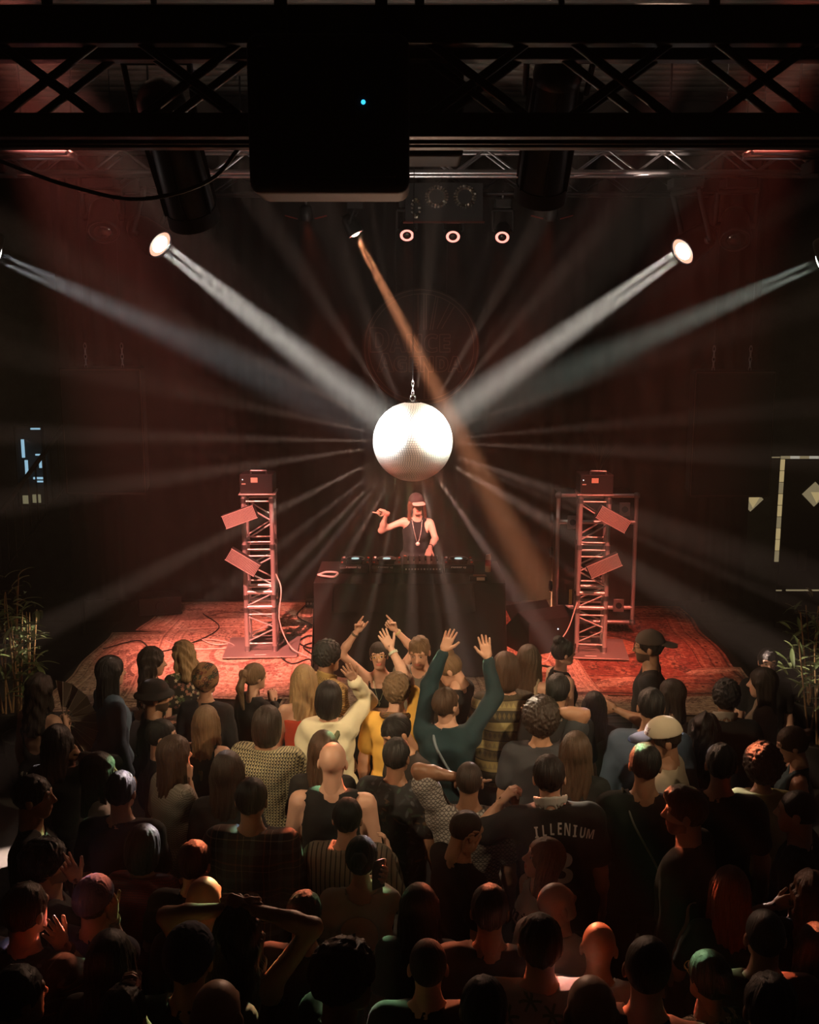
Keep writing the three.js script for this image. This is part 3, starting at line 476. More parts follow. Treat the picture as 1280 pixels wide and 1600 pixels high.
{
  const o = thing('dj_mixer', 'black DJ mixer with rows of knobs under the DJ\'s hand', 'mixer', [0.135, TOP, -10.3]);
  part('body', box(0.4, 0.1, 0.38, 0, 0.052, 0, 0.008), M.blackGloss, o);
  for (let i = 0; i < 6; i++) {
    for (let k = 0; k < 4; k++) { const b = part('knob', new THREE.CylinderGeometry(0.008, 0.011, 0.02, 10).translate(-0.15 + i * 0.06, 0.112, -0.12 + k * 0.055), std(0x2a2524, 0.4), o); part('knob_cap', box(0.003, 0.004, 0.009, -0.15 + i * 0.06, 0.123, -0.12 + k * 0.055), M.white, b); }
    const f = part('fader', box(0.012, 0.02, 0.02, -0.15 + i * 0.06, 0.112, 0.12 + 0.02 * ((i * 7) % 3)), M.alu, o); part('fader_slot', box(0.004, 0.002, 0.09, -0.15 + i * 0.06, 0.1025, 0.135), M.steel, f);
  }
  for (let i = 0; i < 12; i++) part('rear_socket', new THREE.CylinderGeometry(0.009, 0.009, 0.01, 10).rotateX(1.5708).translate(-0.17 + i * 0.031, 0.05, 0.193), i % 3 ? M.steel : std(0xd8d0c8, 0.4), o);
}
{
  const loop = new THREE.Mesh(cord([[-0.92, TOP + 0.012, -10.02], [-0.84, TOP + 0.012, -10.14], [-0.74, TOP + 0.012, -10.12], [-0.73, TOP + 0.012, -10.0], [-0.76, TOP + 0.012, -9.93], [-0.86, TOP + 0.012, -9.97], [-0.915, TOP + 0.012, -10.02]], 0.012, 60, 8), std(0xf2ece8, 0.35));
  loop.name = 'cord_loop'; scene.add(tag(loop, 'thick white cord loop lying on the left end of the table', 'cord'));
  const b = thing('drink_bottle', 'tall drink can standing at the right end of the DJ table', 'bottle', [0.805, TOP - 0.012, -10.25]);
  part('can_body', lathe([[0.001, 0], [0.027, 0], [0.03, 0.01], [0.03, 0.16], [0.024, 0.18], [0.024, 0.185], [0.001, 0.185]], 24), std(0xb98a6a, 0.3, 0.8), b);
  part('can_label', new THREE.CylinderGeometry(0.0305, 0.0305, 0.06, 24, 1, true).translate(0, 0.1, 0), std(0x8a3528, 0.5), b);
  const d = thing('small_device', 'small black box with a pale label at the table\'s right front corner', 'device', [0.68, TOP, -9.85]);
  part('case', box(0.17, 0.045, 0.1, 0, 0.0225, 0, 0.006), M.blackGloss, d); part('pale_label', box(0.08, 0.032, 0.002, 0.02, 0.024, 0.0505), M.sticker, d); part('lid', box(0.12, 0.006, 0.07, 0.01, 0.047, 0), std(0x8c5a4a, 0.5), d);
}
// ---------------------------------------------------------------- cables and small boxes on stage
const cable = (label, pts, m, r = 0.009) => { const o = new THREE.Mesh(cord(pts, r, 80, 6), m); o.name = numbered('stage_cable'); scene.add(tag(o, label, 'cable')); };
const S = 0.735;
cable('white cable hanging down the right side of the left tower', [[-1.4, 1.6, -10.45], [-1.35, 1.45, -10.45], [-1.37, 1.1, -10.43], [-1.25, S + 0.08, -10.4], [-1.05, S, -10.3]], M.cableWhite, 0.007);
cable('black cable coiled beside the long tablecloth at left', [[-1.0, S, -10.35], [-1.15, S, -10.7], [-1.02, S, -10.9], [-1.12, S, -11.1], [-1.22, S, -10.85], [-1.05, S + 0.01, -10.6], [-0.98, S + 0.01, -10.8], [-1.1, S + 0.01, -11.4], [-1.35, S, -11.9], [-1.3, S, -12.4]], M.cableBlack);
cable('black cable running from the left tower foot to the stage front', [[-1.4, S, -10.4], [-1.2, S, -10.1], [-1.05, S, -10.25], [-0.98, S, -9.7], [-0.98, S, -9.3]], M.cableBlack);
cable('white cables loosely piled left of the left tower', [[-1.8, S, -10.9], [-2.1, S, -10.75], [-2.3, S, -10.95], [-2.05, S + 0.01, -10.85], [-1.9, S + 0.01, -10.65], [-2.35, S, -10.6], [-2.7, S, -10.9]], M.cableWhite, 0.006);
cable('thin cable wandering over the far left rug', [[-3.3, S, -10.6], [-3.0, S, -10.9], [-2.7, S, -10.5], [-2.4, S, -10.8], [-2.2, S, -11.4], [-2.5, S, -12.0]], M.cableBlack, 0.007);
cable('pale cable dropping from the right tower to the floor monitor', [[1.76, 1.3, -10.42], [1.66, 1.0, -10.4], [1.5, 0.8, -10.35], [1.42, S, -10.2], [1.2, S, -10.05]], M.cableWhite, 0.007);
cable('black cable looping between the floor monitor and the right tower', [[1.35, S, -10.4], [1.3, S, -10.1], [1.5, S, -10.0], [1.7, S, -10.3], [1.78, 0.95, -10.5], [1.75, 1.4, -10.5]], M.cableBlack);
{
  const b = thing('stage_box', 'small black connection box at the rug corner left of the table', 'box', [-1.22, 0.73, -12.35]); part('case', box(0.14, 0.09, 0.12, 0, 0.045, 0, 0.008), M.black, b); for (let i = 0; i < 3; i++) part('socket', new THREE.CylinderGeometry(0.014, 0.014, 0.01, 10).rotateX(1.5708).translate(-0.04 + i * 0.04, 0.05, 0.063), M.steel, b);
  const c = thing('low_case', 'low dark equipment case at the left back edge of the stage', 'case', [-3.05, 0.725, -12.1], 0.3); part('case_body', box(0.5, 0.22, 0.34, 0, 0.11, 0, 0.01), M.black, c); part('case_edge', [box(0.51, 0.015, 0.35, 0, 0.215, 0), box(0.51, 0.015, 0.35, 0, 0.02, 0)], M.darkSteel, c); part('handle', ring(0.05, 0.01, 16, 6).translate(0, 0.12, 0.172), M.darkSteel, c);
}
// ---------------------------------------------------------------- leafy plants beside the stage
const leafShape = (() => { const g = new THREE.PlaneGeometry(0.035, 0.24, 2, 6), p = g.attributes.position; for (let i = 0; i < p.count; i++) { const t = p.getY(i) / 0.24 + 0.5; p.setXYZ(i, p.getX(i) * Math.sin(Math.PI * (0.08 + 0.92 * t)) * 1.1, 0.24 * t * (1 - 0.15 * t), 0.1 * t * t - Math.abs(p.getX(i)) * 0.4); } g.computeVertexNormals(); return g; })();
const leafMats = [0x6d7a4a, 0x55633a, 0x808a5c].map((c) => new THREE.MeshPhysicalMaterial({ color: c, roughness: 0.6, side: THREE.DoubleSide, transmission: 0.25, thickness: 0 })), potMat = std(0x1c1a18, 0.7);
function bamboo(label, x, z, h, stems, leaves, spread) {
  const o = thing('bamboo_plant', label, 'plant', [x, 0, z]);
  part('pot', lathe([[0.001, 0], [0.17, 0], [0.22, 0.4], [0.23, 0.42], [0.2, 0.42], [0.19, 0.36], [0.001, 0.36]], 20), potMat, o);
  for (let i = 0; i < stems; i++) {
    const a = rnd(6.28), r = rnd(0.13), sx = Math.cos(a) * r, sz = Math.sin(a) * r, hh = h * rnd(0.8, 1), tx = sx + rnd(-0.15, 0.15), tz = sz + rnd(-0.15, 0.15);
    const st = part('stem', bar(V(sx, 0.36, sz), V(tx, hh, tz), 0.011, 8, 0.006), std(0x8a6a48, 0.6), o);
    for (let k = 0; k < leaves; k++) { const t = rnd(0.35, 1), b = rnd(6.28), l = new THREE.Mesh(leafShape, leafMats[k % 3]); l.name = 'leaf'; l.position.set(sx + (tx - sx) * t + Math.cos(b) * spread * rnd(0.1, 1), 0.36 + (hh - 0.36) * t + rnd(-0.05, 0.1), sz + (tz - sz) * t + Math.sin(b) * spread * rnd(0.1, 1)); l.rotation.set(rnd(0.4, 1.7), b, rnd(-0.5, 0.5), 'YXZ'); l.scale.setScalar(rnd(0.6, 1.2)); st.add(l); }
  }
}
bamboo('tall leafy bamboo in front of the stage\'s left corner', -3.55, -9.0, 1.85, 6, 17, 0.2);
bamboo('leafy bamboo at the far left edge, behind the tall one', -3.95, -9.7, 1.95, 5, 16, 0.2);
bamboo('leafy plant at the right edge beside the stage', 3.75, -8.9, 1.5, 5, 16, 0.2);
bamboo('dim leafy plant behind the one at the right edge', 4.1, -9.9, 1.4, 4, 14, 0.2);
// ---------------------------------------------------------------- left: lit window behind a stair railing
{
  const w = new THREE.Group(); w.name = 'window_1'; w.userData.kind = 'structure'; w.scale.set(0.55, 0.72, 1); w.position.set(-5.26, 0.65, -14.12); scene.add(w);
  part('window_frame', [slab(-0.36, 0.36, 1.45, 1.5, -0.04, 0.04), slab(-0.36, 0.36, 2.98, 3.02, -0.04, 0.04), slab(-0.36, -0.32, 1.45, 3.02, -0.04, 0.04), slab(0.32, 0.36, 1.45, 3.02, -0.04, 0.04)], M.black, w);
  const blue = glow(rgb(0.35, 0.62, 0.8), 0.8), warm = glow(rgb(0.5, 0.45, 0.25), 0.3);
  for (const [a, b, c, d, m] of [[-0.2, -0.13, 2.4, 2.75, blue], [-0.14, -0.07, 2.0, 2.35, blue], [0.06, 0.3, 2.94, 2.97, blue], [0.14, 0.3, 2.44, 2.47, blue], [0.22, 0.28, 2.2, 2.42, blue], [0.05, 0.3, 1.98, 2.02, blue], [0.1, 0.3, 1.92, 1.95, blue], [-0.25, -0.1, 1.5, 1.66, warm], [0.0, 0.2, 1.52, 1.68, warm]]) part('light_pane', slab(a, b, c, d, 0.0, 0.02), m, w);
  const r = thing('stair_railing', 'dark stair railing with upright bars in front of the blue-lit window', 'railing', [-4.75, 0, -13.2], 0.0);
  const A = V(-0.62, 1.55, 0.6), B = V(0.28, 3.0, -0.35);
  part('handrail', bar(A, B, 0.03, 10), M.black, r);
  part('lower_rail', bar(A.clone().add(V(0, -0.75, 0)), B.clone().add(V(0, -0.75, 0)), 0.02, 8), M.black, r);
  for (let i = 0; i <= 12; i++) { const p = A.clone().lerp(B, i / 12); part('baluster', bar(p, p.clone().add(V(0, -0.8, 0)), 0.011, 6), std(0x37352f, 0.5, 0.5), r); }
  part('post', bar(A, V(A.x, 0, A.z), 0.03, 8), M.black, r); part('post', bar(B, V(B.x, 0, B.z), 0.03, 8), M.black, r);
}
// ---------------------------------------------------------------- right: door outlined in golden mirror strips
{
  const d = new THREE.Group(); d.name = 'door_1'; d.userData.kind = 'structure'; d.position.set(5.56, -0.03, -13.9); scene.add(d);
  part('door_leaf', slab(-0.42, 0.5, 0.02, 2.4, -0.04, 0.0), std(0x101011, 0.6), d);
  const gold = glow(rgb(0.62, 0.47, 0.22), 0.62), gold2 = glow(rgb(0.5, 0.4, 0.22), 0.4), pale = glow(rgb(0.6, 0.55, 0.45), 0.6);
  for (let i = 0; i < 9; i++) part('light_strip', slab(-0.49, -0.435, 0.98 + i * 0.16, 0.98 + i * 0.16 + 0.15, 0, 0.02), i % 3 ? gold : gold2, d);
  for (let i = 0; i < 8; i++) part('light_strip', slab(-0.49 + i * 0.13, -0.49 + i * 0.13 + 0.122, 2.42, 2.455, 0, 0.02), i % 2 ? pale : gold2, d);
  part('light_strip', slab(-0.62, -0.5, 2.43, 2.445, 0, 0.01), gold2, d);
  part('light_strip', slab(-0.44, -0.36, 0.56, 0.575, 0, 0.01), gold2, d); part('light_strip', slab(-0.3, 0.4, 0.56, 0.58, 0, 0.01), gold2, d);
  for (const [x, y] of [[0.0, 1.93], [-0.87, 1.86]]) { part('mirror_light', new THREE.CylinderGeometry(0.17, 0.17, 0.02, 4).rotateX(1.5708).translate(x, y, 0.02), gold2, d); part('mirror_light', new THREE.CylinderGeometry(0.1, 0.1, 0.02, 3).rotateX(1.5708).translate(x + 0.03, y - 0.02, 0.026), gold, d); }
  part('door_notice', slab(-0.16, -0.04, 0.85, 1.15, 0, 0.004), std(0x3a3733, 0.7), d);
}
// ---------------------------------------------------------------- people: fields of tapered bones, meshed
const clamp = (x, a, b) => (x < a ? a : x > b ? b : x);
function netMesh(f, lo, hi, cell) {                            // surface nets on a grid, skipping blocks far from the surface
  const n = [0, 1, 2].map((k) => Math.max(4, Math.ceil((hi[k] - lo[k]) / cell) + 1)), [nx, ny, nz] = n, val = new Float32Array(nx * ny * nz), B = 4, reach = B * cell * 1.9;
  for (let bz = 0; bz < nz; bz += B) for (let by = 0; by < ny; by += B) for (let bx = 0; bx < nx; bx += B) {
    const c = f(lo[0] + (bx + B / 2) * cell, lo[1] + (by + B / 2) * cell, lo[2] + (bz + B / 2) * cell), far = Math.abs(c) > reach;
    for (let z = bz; z < Math.min(bz + B, nz); z++) for (let y = by; y < Math.min(by + B, ny); y++) for (let x = bx; x < Math.min(bx + B, nx); x++)
      val[x + nx * (y + ny * z)] = far ? c : f(lo[0] + x * cell, lo[1] + y * cell, lo[2] + z * cell);
  }
  const id = new Int32Array(nx * ny * nz).fill(-1), pos = [], index = [];
  for (let z = 0; z < nz - 1; z++) for (let y = 0; y < ny - 1; y++) for (let x = 0; x < nx - 1; x++) {
    const o = x + nx * (y + ny * z); let mask = 0;
    const v = [val[o], val[o + 1], val[o + nx], val[o + nx + 1], val[o + nx * ny], val[o + nx * ny + 1], val[o + nx * ny + nx], val[o + nx * ny + nx + 1]];
    for (let i = 0; i < 8; i++) if (v[i] < 0) mask |= 1 << i;
    if (mask === 0 || mask === 255) continue;
    let sx = 0, sy = 0, sz = 0, m = 0;
    for (let i = 0; i < 8; i++) for (let b = 1; b < 8; b <<= 1) {
      if (i & b) continue;
      const j = i | b;
      if ((v[i] < 0) === (v[j] < 0)) continue;
      const t = v[i] / (v[i] - v[j]);
      sx += (i & 1) + (b === 1 ? t : 0); sy += ((i >> 1) & 1) + (b === 2 ? t : 0); sz += ((i >> 2) & 1) + (b === 4 ? t : 0); m++;
    }
    id[o] = pos.length / 3;
    pos.push(lo[0] + (x + sx / m) * cell, lo[1] + (y + sy / m) * cell, lo[2] + (z + sz / m) * cell);
  }
  const quad = (a, b, c, d, flip) => { if (a < 0 || b < 0 || c < 0 || d < 0) return; if (flip) index.push(a, c, b, a, d, c); else index.push(a, b, c, a, c, d); };
  for (let z = 1; z < nz - 1; z++) for (let y = 1; y < ny - 1; y++) for (let x = 1; x < nx - 1; x++) {
    const o = x + nx * (y + ny * z), s = val[o] < 0;
    if (s !== val[o + 1] < 0) quad(id[o - nx - nx * ny], id[o - nx * ny], id[o], id[o - nx], !s);
    if (s !== val[o + nx] < 0) quad(id[o - 1 - nx * ny], id[o - 1], id[o], id[o - nx * ny], !s);
    if (s !== val[o + nx * ny] < 0) quad(id[o - 1 - nx], id[o - nx], id[o], id[o - 1], !s);
  }
  return { pos: new Float32Array(pos), index };
}
function geometryOf(meshes, color, uv) {                       // joins {pos, index}; color(x, y, z, k) linear rgb; uv(x, y, z, normal z)
  let nv = 0, ni = 0;
  for (const m of meshes) { nv += m.pos.length / 3; ni += m.index.length; }
  const P = new Float32Array(nv * 3), I = new Uint32Array(ni), C = color && new Float32Array(nv * 3);
  let a = 0, b = 0;
  meshes.forEach((m, k) => {
    P.set(m.pos, a * 3);
    for (let i = 0; i < m.index.length; i++) I[b + i] = m.index[i] + a;
    if (C) for (let i = 0; i < m.pos.length / 3; i++) C.set(color(m.own ? m.own[i * 3] : m.pos[i * 3], m.own ? m.own[i * 3 + 1] : m.pos[i * 3 + 1], m.own ? m.own[i * 3 + 2] : m.pos[i * 3 + 2], k), (a + i) * 3);
    a += m.pos.length / 3; b += m.index.length;
  });
  const g = new THREE.BufferGeometry();
  g.setAttribute('position', new THREE.BufferAttribute(P, 3)); g.setIndex(new THREE.BufferAttribute(I, 1)); g.computeVertexNormals();
  if (C) g.setAttribute('color', new THREE.BufferAttribute(C, 3));
  if (uv) { const U = new Float32Array(nv * 2), N = g.attributes.normal; for (let i = 0; i < nv; i++) U.set(uv(P[i * 3], P[i * 3 + 1], P[i * 3 + 2], N.getZ(i)), i * 2); g.setAttribute('uv', new THREE.BufferAttribute(U, 2)); }
  return g;
}
const smin = (a, b, k) => { const h = k - Math.abs(a - b); return h > 0 ? Math.min(a, b) - (h * h) / (4 * k) : Math.min(a, b); };
const smax = (a, b, k) => -smin(-a, -b, k);
function cone(a, b, ra, rb) {                                  // distance to a tapered capsule
  const ax = a.x, ay = a.y, az = a.z, bx = b.x - ax, by = b.y - ay, bz = b.z - az, q = 1 / Math.max(1e-9, bx * bx + by * by + bz * bz), dr = rb - ra;
  return (x, y, z) => { const px = x - ax, py = y - ay, pz = z - az, h = clamp((px * bx + py * by + pz * bz) * q, 0, 1), dx = px - bx * h, dy = py - by * h, dz = pz - bz * h; return Math.sqrt(dx * dx + dy * dy + dz * dz) - ra - dr * h; };
}
function egg(cx, cy, cz, rx, ry, rz) {                         // distance to an ellipsoid, nearly
  return (x, y, z) => { const px = (x - cx) / rx, py = (y - cy) / ry, pz = (z - cz) / rz, k0 = Math.sqrt(px * px + py * py + pz * pz), k1 = Math.sqrt((px / rx) ** 2 + (py / ry) ** 2 + (pz / rz) ** 2); return k1 < 1e-6 ? -Math.min(rx, ry, rz) : (k0 * (k0 - 1)) / k1; };
}
const blend = (list, k) => (x, y, z) => { let d = list[0](x, y, z); for (let i = 1; i < list.length; i++) d = smin(d, list[i](x, y, z), k); return d; };
const moved = (mesh, matrix) => { const v = new THREE.Vector3(), p = new Float32Array(mesh.pos.length); for (let i = 0; i < p.length; i += 3) v.fromArray(mesh.pos, i).applyMatrix4(matrix).toArray(p, i); return { pos: p, index: mesh.index, own: mesh.pos }; };

// --- heads (own axes: face towards -z, centre between the ears), shared by those of one build
const heads = new Map();
function headMesh(kind, cell) {
  const key = kind + cell;
  if (!heads.has(key)) {
    const w = kind === 'f' ? 0.93 : 1;
    const add = [egg(0, 0.03, 0.012, 0.077 * w, 0.092, 0.096), egg(0, -0.03, -0.028, 0.062 * w, 0.088, 0.064), cone(V(-0.022 * w, -0.088, -0.055), V(0.022 * w, -0.088, -0.055), 0.024, 0.024), cone(V(0, -0.06, 0.03), V(0, -0.16, 0.035), kind === 'f' ? 0.043 : 0.053, kind === 'f' ? 0.045 : 0.056),
      cone(V(-0.04, 0.03, -0.073), V(0.04, 0.03, -0.073), 0.014, 0.014)];
    const base = blend(add, 0.025), nose = blend([cone(V(0, 0.012, -0.088), V(0, -0.026, -0.108), 0.008, 0.013), cone(V(-0.012, -0.03, -0.096), V(0.012, -0.03, -0.096), 0.009, 0.009)], 0.01);
    const lips = blend([cone(V(-0.02, -0.058, -0.084), V(0.02, -0.058, -0.084), 0.006, 0.006), cone(V(-0.015, -0.066, -0.084), V(0.015, -0.066, -0.084), 0.007, 0.007)], 0.004);
    const ears = [egg(-0.079 * w, -0.008, 0.014, 0.011, 0.031, 0.02), egg(0.079 * w, -0.008, 0.014, 0.011, 0.031, 0.02)];
    const sockets = [egg(-0.031, 0.008, -0.098, 0.019, 0.012, 0.017), egg(0.031, 0.008, -0.098, 0.019, 0.012, 0.017)], balls = [egg(-0.031, 0.006, -0.073, 0.013, 0.012, 0.013), egg(0.031, 0.006, -0.073, 0.013, 0.012, 0.013)];
    const f = (x, y, z) => {
      let d = base(x, y, z);
      for (const s of sockets) d = smax(d, -s(x, y, z), 0.012);
      d = smin(d, nose(x, y, z), 0.012); d = smin(d, lips(x, y, z), 0.008);
      for (const e of ears) d = smin(d, e(x, y, z), 0.008);
      for (const e of balls) d = Math.min(d, e(x, y, z));
      return d;
    };
    heads.set(key, netMesh(f, [-0.105, -0.18, -0.135], [0.105, 0.14, 0.125], cell));
  }
  return heads.get(key);
}
function faceColor(skin, hairColor, beard, lip = 0.75) {
  const s = skin, lipc = [s[0] * 0.95, s[1] * 0.55 * lip + 0.02, s[2] * 0.55 * lip + 0.02], h = hairColor;
  return (x, y, z) => {
    const ax = Math.abs(x);
    if (z < -0.07 && Math.hypot((ax - 0.031) / 0.0125, (y - 0.006) / 0.0075) < 1) return ax > 0.026 && ax < 0.037 ? [0.02, 0.015, 0.012] : [0.55, 0.52, 0.5];
    if (z < -0.07 && y > 0.026 && y < 0.037 && ax > 0.013 && ax < 0.05) return h;
    if (z < -0.075 && Math.hypot(x / 0.026, (y + 0.062) / 0.013) < 1) return lipc;
    if (beard && z < 0.015 && y < -0.036 && y > -0.135 && !(z < -0.08 && Math.hypot(x / 0.028, (y + 0.062) / 0.016) < 1)) { const m = beard; return [s[0] * (1 - m) + h[0] * m, s[1] * (1 - m) + h[1] * m, s[2] * (1 - m) + h[2] * m]; }
    return s;
  };
}
// --- hands (own axes: fingers along +y, palm towards +z, thumb on the -x side), in a few poses
const hands = new Map();
const CURL = { open: [0.08, 0.1, 0.1, 0.12], relaxed: [0.45, 0.5, 0.55, 0.6], grip: [1.05, 1.05, 1.05, 1.1], point: [0.05, 1.35, 1.4, 1.4], horns: [0.1, 1.4, 1.4, 0.1], flat: [0.2, 0.2, 0.2, 0.22] };
function handMesh(pose, cell) {
  const key = pose + cell;
  if (!hands.has(key)) {
    const curl = CURL[pose], spread = pose === 'open' ? 1.5 : 0.5, bones = [];
    bones.push(cone(V(0, -0.02, 0), V(0, 0.02, 0), 0.024, 0.026), cone(V(-0.022, 0.03, 0), V(-0.027, 0.085, 0), 0.015, 0.0125), cone(V(-0.006, 0.03, 0), V(-0.009, 0.09, 0), 0.016, 0.0125), cone(V(0.01, 0.03, 0), V(0.01, 0.087, 0), 0.016, 0.0125), cone(V(0.02, 0.03, 0), V(0.027, 0.08, 0), 0.015, 0.0115));
    const palm = blend(bones, 0.016), fingers = [];
    [[-0.028, 0.085, 0.074, -0.09], [-0.009, 0.09, 0.082, -0.02], [0.01, 0.087, 0.076, 0.05], [0.028, 0.08, 0.06, 0.13]].forEach(([x, y, len, fan], i) => {
      let p = V(x, y, 0), a = curl[i] * 0.55; const chain = [];
      [0.45, 0.31, 0.24].forEach((share, j) => {
        const q = p.clone().add(V(Math.sin(fan * spread) * len * share, Math.cos(a) * len * share, Math.sin(a) * len * share));
        chain.push(cone(p, q, 0.0096 - j * 0.001, 0.0088 - j * 0.001)); p = q; a += curl[i] * (j ? 0.75 : 1.0);
      });
      fingers.push(blend(chain, 0.003));
    });
    const closed = pose === 'grip' || pose === 'point' || pose === 'horns', t1 = closed ? V(-0.045, 0.058, 0.028) : V(-0.056, 0.062, 0.014), t2 = closed ? V(-0.022, 0.088, 0.045) : V(-0.074, 0.098, 0.02);
    fingers.push(blend([cone(V(-0.02, 0.02, 0.006), t1, 0.015, 0.0108), cone(t1, t2, 0.0108, 0.0088)], 0.006));
    const f = (x, y, z) => { let d = palm(x, y, z); let m = 1; for (const g of fingers) m = Math.min(m, g(x, y, z)); return smin(d, m, 0.007); };
    hands.set(key, netMesh(f, [-0.1, -0.05, -0.03], [0.07, 0.19, 0.11], cell));
  }
  return hands.get(key);
}
// --- hair (own axes of the head)
function hairMesh(style, cell, len = 0.3, k = 0) {
  const ph = k * 1.7, cr = (t, dy = 0) => egg(0, 0.03 + dy, 0.014, 0.077 + t, 0.093 + t, 0.098 + t);
  const strand = (x, y, z, a = 0.004, n = 26) => { const th = Math.atan2(x, z - 0.0 + 0.02); return 0.6 * a * (Math.sin(th * n + 3 * Math.sin(y * 14 + ph) + ph) + 0.6 * Math.sin(th * n * 2.3 - y * 25 + 2 * ph)); };
  const face = egg(0, -0.075, -0.115, 0.074, 0.112, 0.085), faceHigh = egg(0, -0.045, -0.12, 0.08, 0.115, 0.085);
  let f, lo = [-0.13, -0.16, -0.14], hi = [0.13, 0.2, 0.17];
  const above = (y0, z0, slope) => (x, y, z) => y0 - y + (z - z0) * -slope;       // keeps what lies above a slanting line
  if (style === 'buzz') { const c = cr(0.003), cut = above(-0.02, 0, 0.55); f = (x, y, z) => Math.max(c(x, y, z), cut(x, y, z), -faceHigh(x, y, z), 0.0); f = (x, y, z) => smax(smax(c(x, y, z), cut(x, y, z), 0.004), -faceHigh(x, y, z), 0.004); }
  else if (style === 'short' || style === 'quiff') {
    const c = cr(0.008), top = egg(0, 0.085, -0.015, 0.072, 0.062, 0.095), cut = above(-0.045, 0.03, 0.5);
    f = (x, y, z) => { let d = smin(c(x, y, z), style === 'quiff' ? top(x, y, z) : 1, 0.02); d += strand(x, y, z, 0.003, 16) + 0.003 * Math.sin(x * 90 + ph) * Math.sin(z * 80 + y * 60); return smax(smax(d, cut(x, y, z), 0.008), -face(x, y, z), 0.008); };
  } else if (style === 'curly' || style === 'afro') {
    const t = style === 'afro' ? 0.05 : 0.026, c = cr(t, 0.012), cut = above(style === 'afro' ? -0.13 : -0.05, 0.03, 0.5);
    f = (x, y, z) => { const d = c(x, y, z) + 0.009 * Math.sin(x * 95 + ph + 2 * Math.sin(y * 60)) * Math.sin(y * 88 + 1) * Math.sin(z * 92 + ph) + 0.005 * Math.sin(x * 170 + y * 140) * Math.sin(z * 160 + ph); return smax(smax(d, cut(x, y, z), 0.012), -face(x, y, z), 0.012); };
    lo = [-0.16, -0.2, -0.17]; hi = [0.16, 0.24, 0.2];
  } else if (style === 'bob') {
    const c = cr(0.02), side = egg(0, -0.045, 0.03, 0.1, 0.115, 0.1);
    f = (x, y, z) => { let d = smin(c(x, y, z), side(x, y, z), 0.03) + strand(x, y, z, 0.004, 18); d = smax(d, -0.135 - y, 0.012); return smax(d, -egg0(x, y, z), 0.01); };
    const egg0 = egg(0, -0.07, -0.125, 0.066, 0.13, 0.1);
  } else if (style === 'bun' || style === 'pony' || style === 'updo') {
    const c = cr(0.009), bun = style === 'updo' ? egg(0, 0.12, 0.05, 0.05, 0.045, 0.055) : egg(0, 0.055, 0.125, 0.042, 0.042, 0.038), cut = above(-0.05, 0.03, 0.45), tail = style === 'pony' ? blend([cone(V(0, 0.05, 0.12), V(0.01, -0.06, 0.17), 0.026, 0.034), cone(V(0.01, -0.06, 0.17), V(0, -0.06 - len, 0.13), 0.034, 0.012)], 0.02) : null;
    f = (x, y, z) => { let d = smax(smax(c(x, y, z) + strand(x, y, z, 0.0025, 20), cut(x, y, z), 0.008), -face(x, y, z), 0.008); d = smin(d, bun(x, y, z) + 0.003 * Math.sin(x * 150 + y * 90), 0.012); if (tail) d = smin(d, tail(x, y, z) + strand(x, y, z, 0.003, 30), 0.012); return d; };
    if (tail) lo = [-0.13, -0.1 - len, -0.14]; hi = [0.13, 0.2, 0.22];
  } else {                                                       // long, wavy
    const wavy = style === 'wavy', c = cr(0.016), drop = blend([cone(V(-0.05, -0.02, 0.045), V(-0.062, -len, 0.088), 0.052, wavy ? 0.05 : 0.03), cone(V(0.05, -0.02, 0.045), V(0.062, -len * 0.97, 0.088), 0.052, wavy ? 0.05 : 0.03), cone(V(0, 0, 0.06), V(0, -len * 1.06, 0.098), 0.052, wavy ? 0.05 : 0.032)], 0.03);
    const locks = [cone(V(-0.078, 0.02, -0.02), V(-0.098, -0.17, 0.0), 0.026, 0.022), cone(V(0.078, 0.02, -0.02), V(0.098, -0.17, 0.0), 0.026, 0.022)], cut = egg(0, -0.07, -0.125, 0.066, 0.128, 0.098), neck = cone(V(0, -0.05, -0.01), V(0, -0.2, -0.01), 0.05, 0.055);
    f = (x, y, z) => { let d = smin(c(x, y, z), drop(x, y, z), 0.03); d = smin(d, Math.min(locks[0](x, y, z), locks[1](x, y, z)), 0.025); d += wavy ? 0.006 * Math.sin(y * 55 + 4 * Math.sin(x * 30 + ph) + ph) + strand(x, y, z, 0.005, 14) : strand(x, y, z, 0.0045, 24) * clamp(1.2 - (y + 0.05) * 4, 0.35, 1.2); d = smax(d, -neck(x, y, z), 0.012); return smax(d, -cut(x, y, z), 0.01); };
    lo = [-0.17, -len - 0.09, -0.14]; hi = [0.17, 0.16, 0.19];
  }
  return netMesh(f, lo, hi, cell);
}
